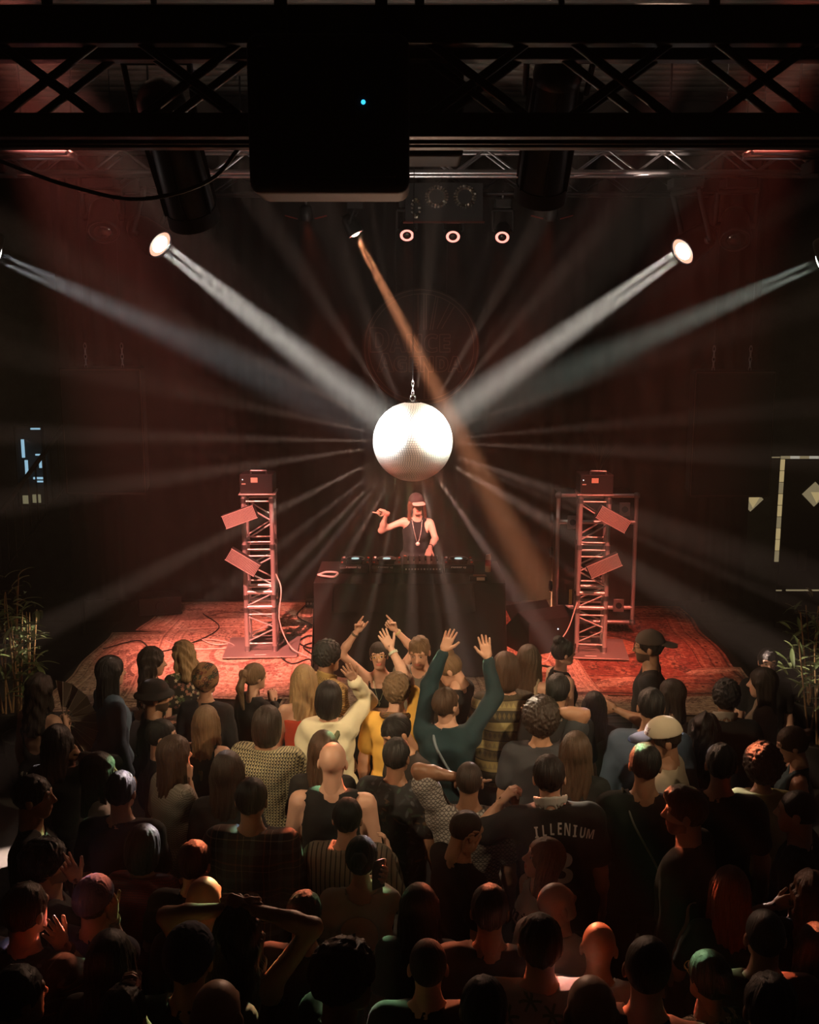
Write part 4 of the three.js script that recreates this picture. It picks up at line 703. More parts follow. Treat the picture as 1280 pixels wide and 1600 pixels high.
function hatMesh(style, cell) {
  const c = egg(0, 0.035, 0.014, 0.096, 0.112, 0.116); let f, lo = [-0.2, -0.1, -0.27], hi = [0.2, 0.2, 0.22];
  if (style.startsWith('cap')) {
    const s = style.includes('back') ? 1 : -1, brim = egg(0, 0.048, 0.014 + s * 0.135, 0.082, 0.009, 0.085), button = egg(0, 0.147, 0.014, 0.009, 0.006, 0.009);
    if (style.endsWith('brim')) f = (x, y, z) => Math.max(brim(x, y + 0.15 * (s * (z - 0.014) - 0.1) + x * x, z), 0.085 - s * (z - 0.014) - 2 * Math.abs(x) * 0.3);
    else f = (x, y, z) => Math.min(smax(c(x, y, z), 0.042 - y, 0.008), button(x, y, z));
  } else if (style === 'bucket') {
    const brim = (x, y, z) => { const r = Math.hypot(x, (z - 0.014) * 0.92), yy = 0.055 - (r - 0.09) * 0.75; return Math.max(Math.abs(y - yy) * 0.8 - 0.006, r - 0.138, 0.075 - r); };
    f = (x, y, z) => Math.min(smax(smax(c(x, y, z), 0.045 - y, 0.006), y - 0.135, 0.012), brim(x, y, z));
  } else if (style === 'scarf') { f = (x, y, z) => Math.min(smax(c(x, y, z) + 0.004 * Math.sin(x * 60 + y * 50) - 0.008, -0.03 - y - 0.75 * (z - 0.014) , 0.01), egg(0, 0.04, 0.13, 0.05, 0.05, 0.045)(x, y, z)); }
  else f = (x, y, z) => smax(c(x, y, z) + 0.002 * Math.sin(Math.atan2(x, z) * 40), 0.015 - y - 0.35 * (z - 0.014), 0.01);   // beanie
  return netMesh(f, lo, hi, cell);
}
const cached = new Map();
const once = (key, make) => { if (!cached.has(key)) cached.set(key, make()); return cached.get(key); };

const skinMaterial = std(0xffffff, 0.5, 0, { vertexColors: true }), hairMaterial = std(0xffffff, 0.55, 0, { vertexColors: true, bumpMap: noiseTexture(256, (u, v) => { const n = 0.6 * noise2(u * 128, v * 6, 0) + 0.4 * noise2(u * 64, v * 4, 0); return [n, n, n]; }, [5, 2.5]), bumpScale: 0.006 }), shoeMaterial = std(0x141414, 0.6);
const shoeGeometry = once('shoe', () => geometryOf([netMesh(blend([cone(V(0, 0.06, 0.05), V(0, 0.045, -0.15), 0.046, 0.042), cone(V(0, 0.08, 0.045), V(0, 0.12, 0.04), 0.046, 0.044), (x, y, z) => Math.max(Math.abs(x) - 0.045, Math.abs(y - 0.015) - 0.015, Math.abs(z + 0.06) - 0.13)], 0.012), [-0.08, -0.02, -0.23], [0.08, 0.18, 0.13], 0.014)]));
const LOD = [{ body: 0.02, cloth: 0.015, leg: 0.028, head: 0.0058, hair: 0.0072, hand: 0.0046 }, { body: 0.025, cloth: 0.019, leg: 0.032, head: 0.0075, hair: 0.009, hand: 0.0056 }, { body: 0.03, cloth: 0.024, leg: 0.036, head: 0.0095, hair: 0.0115, hand: 0.007 }];
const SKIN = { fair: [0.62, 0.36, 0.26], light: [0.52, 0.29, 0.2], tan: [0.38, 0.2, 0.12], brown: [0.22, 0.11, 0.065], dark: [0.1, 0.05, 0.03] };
const HAIR = { black: [0.012, 0.01, 0.01], dark: [0.03, 0.018, 0.012], brown: [0.075, 0.04, 0.022], auburn: [0.16, 0.055, 0.025], dirty: [0.2, 0.12, 0.06], blond: [0.42, 0.27, 0.13], red: [0.24, 0.06, 0.02], grey: [0.2, 0.18, 0.17] };
const clothMaterials = new Map();
function cloth(c) {                                            // a hex colour or a ready material
  if (typeof c !== 'number') return c;
  if (!clothMaterials.has(c)) clothMaterials.set(c, std(c, 0.9));
  return clothMaterials.get(c);
}
// One person. The group stands at the feet, facing -z before it is turned; the right arm is on the +x side.
function person(o) {
  const L = LOD[o.lod ?? 1], fem = o.sex === 'f', kind = fem ? 'f' : 'm', s = (o.h ?? (fem ? 1.65 : 1.77)) / 1.75, wide = (o.wide ?? 1) * (fem ? 0.9 : 1.04), skin = SKIN[o.skin ?? 'light'], hairColor = HAIR[o.hairColor ?? 'dark'];
  const root = thing('person', o.label, 'person', [o.x, o.y ?? 0, o.z], o.turn ?? 0, o.group), [leanF = 0, leanS = 0] = o.lean ?? [];
  const pelvis = V(0, 0.955, 0), spine = new THREE.Matrix4().makeRotationFromEuler(new THREE.Euler(-leanF, 0, -leanS)), J = (x, y, z) => V(x, y, z).applyMatrix4(spine).add(pelvis), sw = 0.178 * wide;
  const neckBase = J(0, 0.5, 0.012), neckTop = J(0, 0.575, -0.005), [hy = 0, hp = 0, hr = 0] = o.head ?? [];
  const headTurn = new THREE.Matrix4().makeRotationFromEuler(new THREE.Euler(-leanF * 0.6 - hp, hy, -leanS * 0.6 - hr, 'YXZ')), headAt = neckTop.clone().add(V(0, 0.1, -0.012).applyMatrix4(headTurn)), headM = new THREE.Matrix4().makeTranslation(headAt.x, headAt.y, headAt.z).multiply(headTurn).multiply(new THREE.Matrix4().makeScale(0.965, 0.965, 0.965));
  // arms: a hand target in the world, or the directions of upper arm and forearm (x outwards, y up, z to the back)
  root.updateMatrixWorld(); const into = root.matrixWorld.clone().invert(), arms = {};
  for (const side of ['R', 'L']) {
    const m = side === 'R' ? 1 : -1, a = o['arm' + side] ?? 'down', up = 0.285, fore = 0.25, given = typeof a === 'string' ? { down: [[0.18, -1, 0.06], [0.08, -1, -0.25]], bent: [[0.22, -1, 0.05], [-0.35, 0.25, -1]], hold: [[0.3, -1, -0.15], [-0.25, 0.75, -0.8]], up: [[0.3, 1, -0.15], [-0.1, 1, -0.05]] }[a] : a;
    let sh = J(m * sw, 0.452, 0.008), el, wr;
    if (given.to) {
      const t = V(...given.to).applyMatrix4(into).divideScalar(s), rise = clamp((t.y - sh.y) * 0.12, -0.01, 0.045); sh = J(m * (sw - rise * 0.4), 0.452 + rise, 0.008);
      const d = t.clone().sub(sh), want = Math.min(d.length(), (up + fore) * 0.995 + 0.08) - 0.08, l = clamp(want, 0.12, (up + fore) * 0.995); d.normalize();
      wr = sh.clone().addScaledVector(d, l);
      const hint = V(...(given.hint ?? [m * 0.4, -1, 0.15])), perp = hint.addScaledVector(d, -hint.dot(d)).normalize(), along = (up * up - fore * fore + l * l) / (2 * l), h = Math.sqrt(Math.max(0, up * up - along * along));
      el = sh.clone().addScaledVector(d, along).addScaledVector(perp, h);
    } else {
      const u = V(given[0][0] * m, given[0][1], given[0][2]).normalize(), v = V(given[1][0] * m, given[1][1], given[1][2]).normalize();
      if (u.y > 0.3) sh = J(m * (sw - 0.015), 0.49, 0.008);
      el = sh.clone().addScaledVector(u, up); wr = el.clone().addScaledVector(v, fore);
    }
    const dir = wr.clone().sub(el).normalize(), hd = o['handDir' + side] ? V(...o['handDir' + side]).applyMatrix4(new THREE.Matrix4().extractRotation(into)).normalize() : dir, palm = V(...(o['palm' + side] ?? [-m, 0, -0.2]));
    if (o['palm' + side]) palm.applyMatrix4(new THREE.Matrix4().extractRotation(into));
    const z = palm.addScaledVector(hd, -palm.dot(hd)); if (z.lengthSq() < 1e-4) z.set(0, 0, -1).addScaledVector(hd, hd.z); z.normalize();
    const x = new THREE.Vector3().crossVectors(hd, z).normalize(), q = new THREE.Matrix4().makeBasis(x.clone().multiplyScalar(side === 'R' ? 1 : -1), hd, z).setPosition(wr.clone().addScaledVector(hd, 0.012));
    arms[side] = { sh, el, wr, hd, q, palm: z, mirror: side === 'L' };
  }
  const B = fem ? 0.86 : 1, torso = [cone(J(-sw + 0.025, 0.452, 0.008), J(sw - 0.025, 0.452, 0.008), 0.06 * B, 0.06 * B), cone(J(-0.07 * wide, 0.36, 0.005), J(0.07 * wide, 0.36, 0.005), 0.107 * B, 0.107 * B), cone(J(-0.058 * wide, 0.17, 0), J(0.058 * wide, 0.17, 0), (fem ? 0.09 : 0.105) * (o.belly ?? 1), (fem ? 0.09 : 0.105) * (o.belly ?? 1)), cone(J(-0.062 * wide, 0.265, 0), J(0.062 * wide, 0.265, 0), fem ? 0.092 : 0.107, fem ? 0.092 : 0.107), cone(J(-0.075, 0.02, 0.008), J(0.075, 0.02, 0.008), fem ? 0.112 : 0.108, fem ? 0.112 : 0.108),
    cone(J(-0.09 * wide, 0.478, 0.012), J(0, 0.53, 0.01), 0.032, 0.042), cone(J(0.09 * wide, 0.478, 0.012), J(0, 0.53, 0.01), 0.032, 0.042)];
  if (fem) torso.push(cone(J(-0.062, 0.325, -0.055), J(-0.062, 0.315, -0.065), 0.056, 0.052), cone(J(0.062, 0.325, -0.055), J(0.062, 0.315, -0.065), 0.056, 0.052));
  const hip = [cone(V(-0.075, 0.9, 0.05), V(-0.075, 0.93, 0.045), 0.085, 0.08), cone(V(0.075, 0.9, 0.05), V(0.075, 0.93, 0.045), 0.085, 0.08)], neck = [cone(neckBase, neckTop, fem ? 0.05 : 0.06, fem ? 0.046 : 0.055)];
  const armUp = [], armLow = [], legs = [], st = o.stance ?? 0.11;
  for (const a of Object.values(arms)) { armUp.push(cone(a.sh, a.el, 0.053 * B, 0.041 * B)); armLow.push(cone(a.el, a.el.clone().lerp(a.wr, 0.35), 0.041 * B, 0.042 * B), cone(a.el.clone().lerp(a.wr, 0.35), a.wr.clone().addScaledVector(a.hd, 0.015), 0.042 * B, 0.026)); }
  for (const m of [-1, 1]) { const k = V(m * (st - 0.005), 0.5, -0.015), an = V(m * st, 0.1, 0.03); legs.push(cone(V(m * 0.088, 0.9, 0.005), k, 0.09, 0.057), cone(k, k.clone().lerp(an, 0.35).add(V(0, 0, 0.015)), 0.055, 0.056), cone(k.clone().lerp(an, 0.35).add(V(0, 0, 0.015)), an, 0.056, 0.037), cone(an, V(m * (st + 0.02), 0.045, -0.12), 0.04, 0.032)); }
  const reach = [...Object.values(arms).flatMap((a) => [a.sh, a.el, a.wr]), neckTop, J(0, 0, 0)], lo = [0, 1, 2].map((k) => Math.min(-0.24, ...reach.map((p) => p.getComponent(k))) - 0.09), hi = [0, 1, 2].map((k) => Math.max(0.24, ...reach.map((p) => p.getComponent(k))) + 0.09); lo[1] = -0.03;
  const body = netMesh(blend([...torso, ...hip, ...neck, ...armUp, ...armLow, ...legs], 0.028), lo, hi, L.body), hm = moved(headMesh(kind, L.head), headM), parts = [body, hm];
  for (const side of ['R', 'L']) {
    const a = arms[side], src = handMesh(o['hand' + side] ?? 'relaxed', L.hand), k = 0.97, h = moved(src, a.q.clone().multiply(new THREE.Matrix4().makeScale(k, k, k)));
    if (new THREE.Matrix3().setFromMatrix4(a.q).determinant() < 0) { h.index = h.index.slice(); for (let i = 0; i < h.index.length; i += 3) { const t = h.index[i]; h.index[i] = h.index[i + 1]; h.index[i + 1] = t; } }
    parts.push(h);
  }
  const face = faceColor(skin, hairColor, o.beard, fem ? 0.7 : 0.95), g = geometryOf(parts, (x, y, z, k) => (k === 1 ? face(x, y, z) : skin));
  const scaled = (geo) => geo.scale(s, s, s);
  part('body', scaled(g), skinMaterial, root);
  // clothes
  const up = new THREE.Vector3(0, 1, 0).applyMatrix4(spine), along = (x, y, z) => (x - pelvis.x) * up.x + (y - pelvis.y) * up.y + (z - pelvis.z) * up.z, wr = rnd(10);
  const folds = (a) => (x, y, z) => a * (Math.sin(x * 21 + y * 34 + wr + 2 * Math.sin(z * 17)) * 0.6 + Math.sin(y * 47 - x * 33 + z * 29 + wr * 2) * 0.4);
  const top = o.top ?? {}, style = top.style ?? 'tee', e = top.loose ?? 0.013, sleeves = { tee: 0.55, long: 2, tank: 0, bra: 0, tube: 0 }[style] ?? 0.55;
  if (style !== 'none') {
    const list = [...torso, ...hip], neckHole = cone(J(0, 0.5, 0), J(0, 0.62, -0.03), (fem ? 0.058 : 0.066) + (top.neck ?? 0), 0.09 + (top.neck ?? 0)), fold = folds(top.fold ?? 0.005);
    const sl = []; for (const a of Object.values(arms)) { if (sleeves > 0) sl.push(cone(a.sh, sleeves >= 1 ? a.el : a.sh.clone().lerp(a.el, 0.1 + sleeves), 0.057 * B + e * 0.6, (sleeves >= 1 ? 0.045 : 0.054) * B + e)); if (sleeves > 1) sl.push(cone(a.el, a.el.clone().lerp(a.wr, 0.93), 0.043 * B + e, 0.031 + e * 0.8)); }
    const main = blend(list, 0.03), sleeve = sl.length ? blend(sl, 0.02) : null, hemAt = top.hem ?? (style === 'bra' || style === 'tube' ? 0.235 : -0.1), topAt = style === 'tube' ? 0.4 : style === 'bra' ? 0.405 : 9, straps = style === 'bra' ? [cone(J(-0.09, 0.38, -0.1), J(-0.09, 0.5, 0.0), 0.012, 0.012), cone(J(0.09, 0.38, -0.1), J(0.09, 0.5, 0.0), 0.012, 0.012), cone(J(-0.09, 0.5, 0), J(-0.07, 0.36, 0.1), 0.012, 0.012), cone(J(0.09, 0.5, 0), J(0.07, 0.36, 0.1), 0.012, 0.012)] : null;
    const arm = style === 'tank' ? [cone(arms.R.sh, arms.R.el, 0.082, 0.07), cone(arms.L.sh, arms.L.el, 0.082, 0.07)] : null, open = top.openBack ? egg(...J(0, 0.3, 0.11).toArray(), 0.11, 0.12, 0.06) : null;
    const f = (x, y, z) => {
      const q = along(x, y, z); let d = smax(main(x, y, z) - e, q - (top.collar ? 0.545 : 0.53), 0.006);
      if (sleeve) d = smin(d, sleeve(x, y, z), 0.025);
      d += fold(x, y, z);
      if (arm) d = smax(d, -Math.min(arm[0](x, y, z), arm[1](x, y, z)), 0.008);
      d = smax(d, hemAt - q, 0.008); if (topAt < 9) d = smax(d, q - topAt, 0.008);
      if (straps) for (const t of straps) d = Math.min(d, t(x, y, z));
      d = smax(d, -neckHole(x, y, z), 0.006);
      if (open) d = smax(d, -open(x, y, z), 0.006);
      return d;
    };
    const tg = geometryOf([netMesh(f, [lo[0] - 0.02, 0.78, lo[2] - 0.02], [hi[0] + 0.02, hi[1] + 0.02, hi[2] + 0.02], L.cloth)], null, (x, y, z, n) => [n < -0.15 ? x + 20 : x, y]);
    part(top.name ?? { tee: 'shirt', long: 'shirt', tank: 'tank_top', bra: 'crop_top', tube: 'tube_top' }[style], scaled(tg), cloth(top.color ?? 0x111111), root);
    if (top.collar) part('collar', scaled(geometryOf([netMesh((x, y, z) => Math.max(Math.abs(neckHole(x, y, z) - 0.004) - 0.006, Math.abs(main(x, y, z) - e - 0.002) - 0.016), [-0.2, 1.25, -0.25], [0.2, 1.62, 0.2], 0.007)])), cloth(top.collar), root);
  }
  const pf = blend([...legs.filter((_, i) => i % 4 < 3), ...hip, torso[4]], 0.03), pFold = folds(0.004);
  part(o.bottom?.name ?? 'trousers', scaled(geometryOf([netMesh((x, y, z) => smax(smax(pf(x, y, z) - 0.016 + pFold(x, y, z), y - 1.03, 0.006), 0.13 - y, 0.008), [-0.26, 0.05, -0.22], [0.26, 1.08, 0.22], L.leg)], null, (x, y) => [x, y])), cloth(o.bottom?.color ?? 0x10131a), root);
  for (const m of [-1, 1]) { const sh = part('shoe', shoeGeometry, shoeMaterial, root); sh.position.set(m * st * s, 0, 0.02 * s); sh.scale.setScalar(s); sh.rotation.y = -m * 0.12; }
  // hair and hats
  const place = (mesh) => { mesh.applyMatrix4(new THREE.Matrix4().makeScale(s, s, s).multiply(headM)); return mesh; };
  const tone = (x, y, z) => { const th = Math.atan2(x, z + 0.02), k = 0.78 + 0.3 * hash(Math.floor((th + 4) * 26 + Math.sin(y * 20)), Math.floor(y * 5)); return hairColor.map((c) => c * k); };
  if (o.hair && o.hair !== 'none') {
    const variant = Math.floor(rnd(3)), len = o.hairLen ?? 0.3, key = [o.hair, L.hair, len, variant].join(), hmesh = once(key, () => hairMesh(o.hair, L.hair, len, variant));
    place(part('hair', geometryOf([hmesh], (x, y, z) => tone(x, y, z), (x, y, z) => [Math.atan2(x, z + 0.02) / 6.283, y]), hairMaterial, root));
  }
  if (o.hat) {
    const hat = o.hat.style, front = (x, y, z) => (z < 0 ? [x / 0.2 + 0.5, y / 0.16] : [20, y]);
    const crown = place(part(hat.startsWith('cap') ? 'cap' : ({ bucket: 'bucket_hat', scarf: 'headscarf' })[hat] ?? hat, once('hat' + hat, () => geometryOf([hatMesh(hat, 0.007)], null, hat === 'scarf' ? (x, y) => [x, y] : front)), cloth(o.hat.color), root));
    if (hat.startsWith('cap')) part('brim', once('brim' + hat, () => geometryOf([hatMesh(hat + 'brim', 0.006)])), cloth(o.hat.brim ?? o.hat.color), crown);
  }
  if (o.glasses) place(part('eyeglasses', [ring(0.021, 0.0022, 18, 5).translate(-0.031, 0.006, -0.105), ring(0.021, 0.0022, 18, 5).translate(0.031, 0.006, -0.105), bar(V(-0.01, 0.01, -0.107), V(0.01, 0.01, -0.107), 0.002, 5), bar(V(-0.052, 0.01, -0.104), V(-0.083, 0.012, 0.01), 0.002, 5), bar(V(0.052, 0.01, -0.104), V(0.083, 0.012, 0.01), 0.002, 5)], std(o.glasses, 0.3), root));
  if (o.strap) {                                               // a bag strap over one shoulder, across the back and chest
    const m = o.strap.over === 'L' ? -1 : 1, pts = [J(m * 0.1, 0.515, 0.01), J(m * 0.06, 0.42, 0.118), J(-m * 0.05, 0.22, 0.122), J(-m * 0.15, 0.03, 0.1), J(-m * 0.17, 0.02, -0.06), J(-m * 0.05, 0.2, -0.13), J(m * 0.05, 0.4, -0.13), J(m * 0.09, 0.5, -0.05), J(m * 0.1, 0.515, 0.01)];
    const geo = new THREE.TubeGeometry(new THREE.CatmullRomCurve3(pts, true), 60, o.strap.w ?? 0.011, 6, true); part('bag_strap', scaled(geo), cloth(o.strap.color), root);
    if (o.strap.bag) part('shoulder_bag', box(0.2, 0.15, 0.07, -m * 0.22 * s, 0.98 * s, -0.03, 0.02), cloth(o.strap.bag), root);
  }
  const band = (a, t, r, color, name) => part(name, scaled(bar(a.el.clone().lerp(a.wr, t), a.el.clone().lerp(a.wr, t + 0.075), r, 14)), cloth(color), root);
  if (o.bandR) band(arms.R, 0.88, 0.036 * B, o.bandR, 'wristband');
  if (o.bandL) band(arms.L, 0.88, 0.036 * B, o.bandL, 'wristband');
  root.updateMatrixWorld();
  const out = (p) => p.clone().multiplyScalar(s).applyMatrix4(root.matrixWorld);
  return { root, s, hand: Object.fromEntries(Object.entries(arms).map(([k, a]) => [k, { grip: out(a.wr.clone().addScaledVector(a.hd, 0.085).addScaledVector(a.palm, 0.034)), dir: a.hd.clone().transformDirection(root.matrixWorld), palm: a.palm.clone().transformDirection(root.matrixWorld) }])), headM, J: (x, y, z) => J(x, y, z).multiplyScalar(s), arms };
}
// ---------------------------------------------------------------- printed and woven cloths
const MAT = {};
{
  const weave = (w, h, draw, rx, ry, rough = 0.9) => std(0xffffff, rough, 0, { map: canvasTexture(w, h, draw, [rx, ry]) });
  MAT.stripe = weave(64, 16, (c) => { c.fillStyle = '#141414'; c.fillRect(0, 0, 64, 16); c.fillStyle = '#a9a496'; c.fillRect(6, 0, 14, 16); c.fillRect(38, 0, 8, 16); }, 9, 1);
  MAT.floral = weave(128, 128, (c) => { c.fillStyle = '#2a2320'; c.fillRect(0, 0, 128, 128); for (let i = 0; i < 26; i++) { const x = hash(i, 1) * 128, y = hash(i, 2) * 128; c.fillStyle = ['#b9806a', '#c9b79a', '#7a4a44', '#5a6a4a'][i % 4]; for (let k = 0; k < 5; k++) { c.beginPath(); c.ellipse(x + 6 * Math.cos(k * 1.257), y + 6 * Math.sin(k * 1.257), 5, 3, k * 1.257, 0, 7); c.fill(); } } }, 5, 5);
  MAT.leopard = weave(128, 128, (c) => { c.fillStyle = '#7c5a3a'; c.fillRect(0, 0, 128, 128); for (let i = 0; i < 40; i++) { const x = hash(i, 11) * 128, y = hash(i, 12) * 128, r = 6 + hash(i, 13) * 8; c.strokeStyle = ['#2a1a12', '#1f3326', '#5a2018'][i % 3]; c.lineWidth = 5; c.beginPath(); c.ellipse(x, y, r, r * 0.7, i, 0.4, 5.6); c.stroke(); } }, 8, 8);
  MAT.knit = weave(64, 64, (c) => { c.fillStyle = '#b3aba0'; c.fillRect(0, 0, 64, 64); c.strokeStyle = '#6e675f'; c.lineWidth = 2; for (let y = 0; y < 64; y += 8) for (let x = 0; x < 64; x += 8) { c.beginPath(); c.moveTo(x, y); c.lineTo(x + 4, y + 6); c.lineTo(x + 8, y); c.stroke(); } }, 9, 9);
  MAT.yellowweave = weave(64, 64, (c) => { c.fillStyle = '#c2a468'; c.fillRect(0, 0, 64, 64); c.strokeStyle = '#6f5630'; c.lineWidth = 3; for (let i = -64; i < 128; i += 11) { c.beginPath(); c.moveTo(i, 0); c.lineTo(i + 64, 64); c.moveTo(i + 64, 0); c.lineTo(i, 64); c.stroke(); } }, 9, 9);
  MAT.fairisle = weave(128, 256, (c) => { const bands = ['#544a2e', '#8a7c50', '#3c3424', '#75694a', '#2e2a1e', '#8f8258']; for (let b = 0; b < 8; b++) { c.fillStyle = bands[b % 6]; c.fillRect(0, b * 32, 128, 32); c.fillStyle = bands[(b + 2) % 6]; for (let x = 0; x < 128; x += 16) { if (b % 2) { c.beginPath(); c.moveTo(x, b * 32 + 24); c.lineTo(x + 8, b * 32 + 8); c.lineTo(x + 16, b * 32 + 24); c.fill(); } else { c.beginPath(); c.moveTo(x + 8, b * 32 + 5); c.lineTo(x + 14, b * 32 + 16); c.lineTo(x + 8, b * 32 + 27); c.lineTo(x + 2, b * 32 + 16); c.fill(); } } c.fillStyle = '#241f16'; c.fillRect(0, b * 32, 128, 3); } }, 4, 1.8);
  MAT.houndstooth = weave(64, 64, (c) => { c.fillStyle = '#a8a07e'; c.fillRect(0, 0, 64, 64); c.fillStyle = '#1d1c1a'; for (let y = 0; y < 64; y += 8) for (let x = 0; x < 64; x += 8) { c.fillRect(x, y, 4, 4); c.beginPath(); c.moveTo(x + 4, y); c.lineTo(x + 8, y - 2); c.lineTo(x + 4, y + 3); c.fill(); c.fillRect(x + 4, y + 4, 2, 3); } }, 6.5, 6.5);
  MAT.darkprint = weave(128, 128, (c) => { c.fillStyle = '#1b1c1e'; c.fillRect(0, 0, 128, 128); for (let i = 0; i < 34; i++) { c.fillStyle = ['#43464a', '#2d3c34', '#54402f', '#2a2c30'][i % 4]; c.beginPath(); c.ellipse(hash(i, 21) * 128, hash(i, 22) * 128, 4 + hash(i, 23) * 12, 2 + hash(i, 24) * 4, hash(i, 25) * 6, 0, 7); c.fill(); } }, 4, 4);
  MAT.plaid = weave(128, 128, (c) => { c.fillStyle = '#15171b'; c.fillRect(0, 0, 128, 128); c.fillStyle = 'rgba(70,82,92,0.55)'; c.fillRect(0, 10, 128, 22); c.fillRect(12, 0, 20, 128); c.fillStyle = 'rgba(120,70,50,0.5)'; c.fillRect(0, 70, 128, 8); c.fillRect(74, 0, 8, 128); c.fillStyle = 'rgba(150,140,120,0.5)'; c.fillRect(0, 100, 128, 4); c.fillRect(104, 0, 4, 128); }, 7, 7);
  MAT.greyprint = weave(64, 64, (c) => { c.fillStyle = '#8f8a86'; c.fillRect(0, 0, 64, 64); c.strokeStyle = '#3f3b3a'; c.lineWidth = 3; for (let y = 0; y < 64; y += 16) for (let x = 0; x < 64; x += 16) { c.beginPath(); c.moveTo(x, y + 8); c.lineTo(x + 8, y); c.lineTo(x + 16, y + 8); c.lineTo(x + 8, y + 12); c.closePath(); c.stroke(); } }, 10, 10);
  MAT.pinstripe = weave(64, 16, (c) => { c.fillStyle = '#857869'; c.fillRect(0, 0, 64, 16); c.fillStyle = '#3b342e'; for (let x = 0; x < 64; x += 16) c.fillRect(x, 0, 4, 16); }, 9, 1);
  MAT.palmprint = weave(256, 256, (c) => { c.fillStyle = '#9b938a'; c.fillRect(0, 0, 256, 256); for (let i = 0; i < 18; i++) { const x = hash(i, 31) * 256, y = hash(i, 32) * 256; c.strokeStyle = c.fillStyle = ['#37403a', '#5d6b58', '#9c5348', '#2f2d30'][i % 4]; c.lineWidth = 6; for (let k = 0; k < 6; k++) { c.beginPath(); c.moveTo(x, y); c.quadraticCurveTo(x + 14 * Math.cos(k), y + 14 * Math.sin(k) - 6, x + 26 * Math.cos(k), y + 26 * Math.sin(k)); c.stroke(); } } }, 2.4, 2.4);
  MAT.sequin = weave(64, 64, (c) => { c.fillStyle = '#3a0c0c'; c.fillRect(0, 0, 64, 64); for (let y = 0; y < 64; y += 6) for (let x = 0; x < 64; x += 6) { c.fillStyle = ['#6e1512', '#8c201a', '#2a0808'][(x * 7 + y * 3) % 3]; c.beginPath(); c.arc(x + 3 * ((y / 6) % 2), y, 2.8, 0, 7); c.fill(); } }, 8, 8, 0.35);
  const back = (w, h, draw, x0, x1, y0, y1) => { const t = canvasTexture(w, h, draw); t.wrapS = t.wrapT = THREE.ClampToEdgeWrapping; t.repeat.set(1 / (x1 - x0), 1 / (y1 - y0)); t.offset.set(-x0 / (x1 - x0), -y0 / (y1 - y0)); return std(0xffffff, 0.85, 0, { map: t }); };
  MAT.jersey = back(512, 512, (c) => { c.fillStyle = '#0d0d0f'; c.fillRect(0, 0, 512, 512); c.fillStyle = '#b8b0ae'; c.textAlign = 'center'; c.font = 'bold 62px monospace'; [...'ILLENIUM'].forEach((ch, i) => { c.save(); c.translate(118 + i * 40, 178 - 26 * Math.sin((i / 7) * Math.PI)); c.rotate((i - 3.5) * 0.05); c.font = 'bold 64px sans-serif'; c.scale(ch === 'I' ? 1 : 0.82, 1.15); c.fillText(ch, 0, 0); c.restore(); }); c.font = 'bold 250px sans-serif'; c.fillText('3', 256, 420); c.fillStyle = '#0d0d0f'; }, -0.24, 0.24, 1.03, 1.53);
  MAT.whitetank = (() => { const t = canvasTexture(512, 512, (c) => { c.fillStyle = '#cfc7bf'; c.fillRect(0, 0, 512, 512); c.fillStyle = '#2a2324'; c.textAlign = 'center'; c.font = 'italic bold 150px serif'; c.save(); c.translate(256, 250); c.scale(-1, 1); c.rotate(0.1); c.fillText('milw', 0, 0); c.restore(); }); t.wrapS = t.wrapT = THREE.ClampToEdgeWrapping; t.repeat.set(1 / 0.34, 1 / 0.34); t.offset.set(-19.83 / 0.34, -1.08 / 0.34); return std(0xffffff, 0.85, 0, { map: t }); })();
  MAT.capcream = (() => { const t = canvasTexture(256, 256, (c) => { c.fillStyle = '#c9bda6'; c.fillRect(0, 0, 256, 256); c.strokeStyle = '#6a4434'; c.lineWidth = 7; for (let r = 0; r < 2; r++) for (let k = 0; k < 6; k++) { const x = 84 + k * 15, y = 96 + r * 38; c.beginPath(); c.moveTo(x, y); c.lineTo(x + 2 - 4 * (k % 2), y + 26); c.lineTo(x + 9, y + 22 - 18 * ((k + r) % 2)); c.stroke(); } }); t.wrapS = t.wrapT = THREE.ClampToEdgeWrapping; return std(0xffffff, 0.85, 0, { map: t }); })();
}

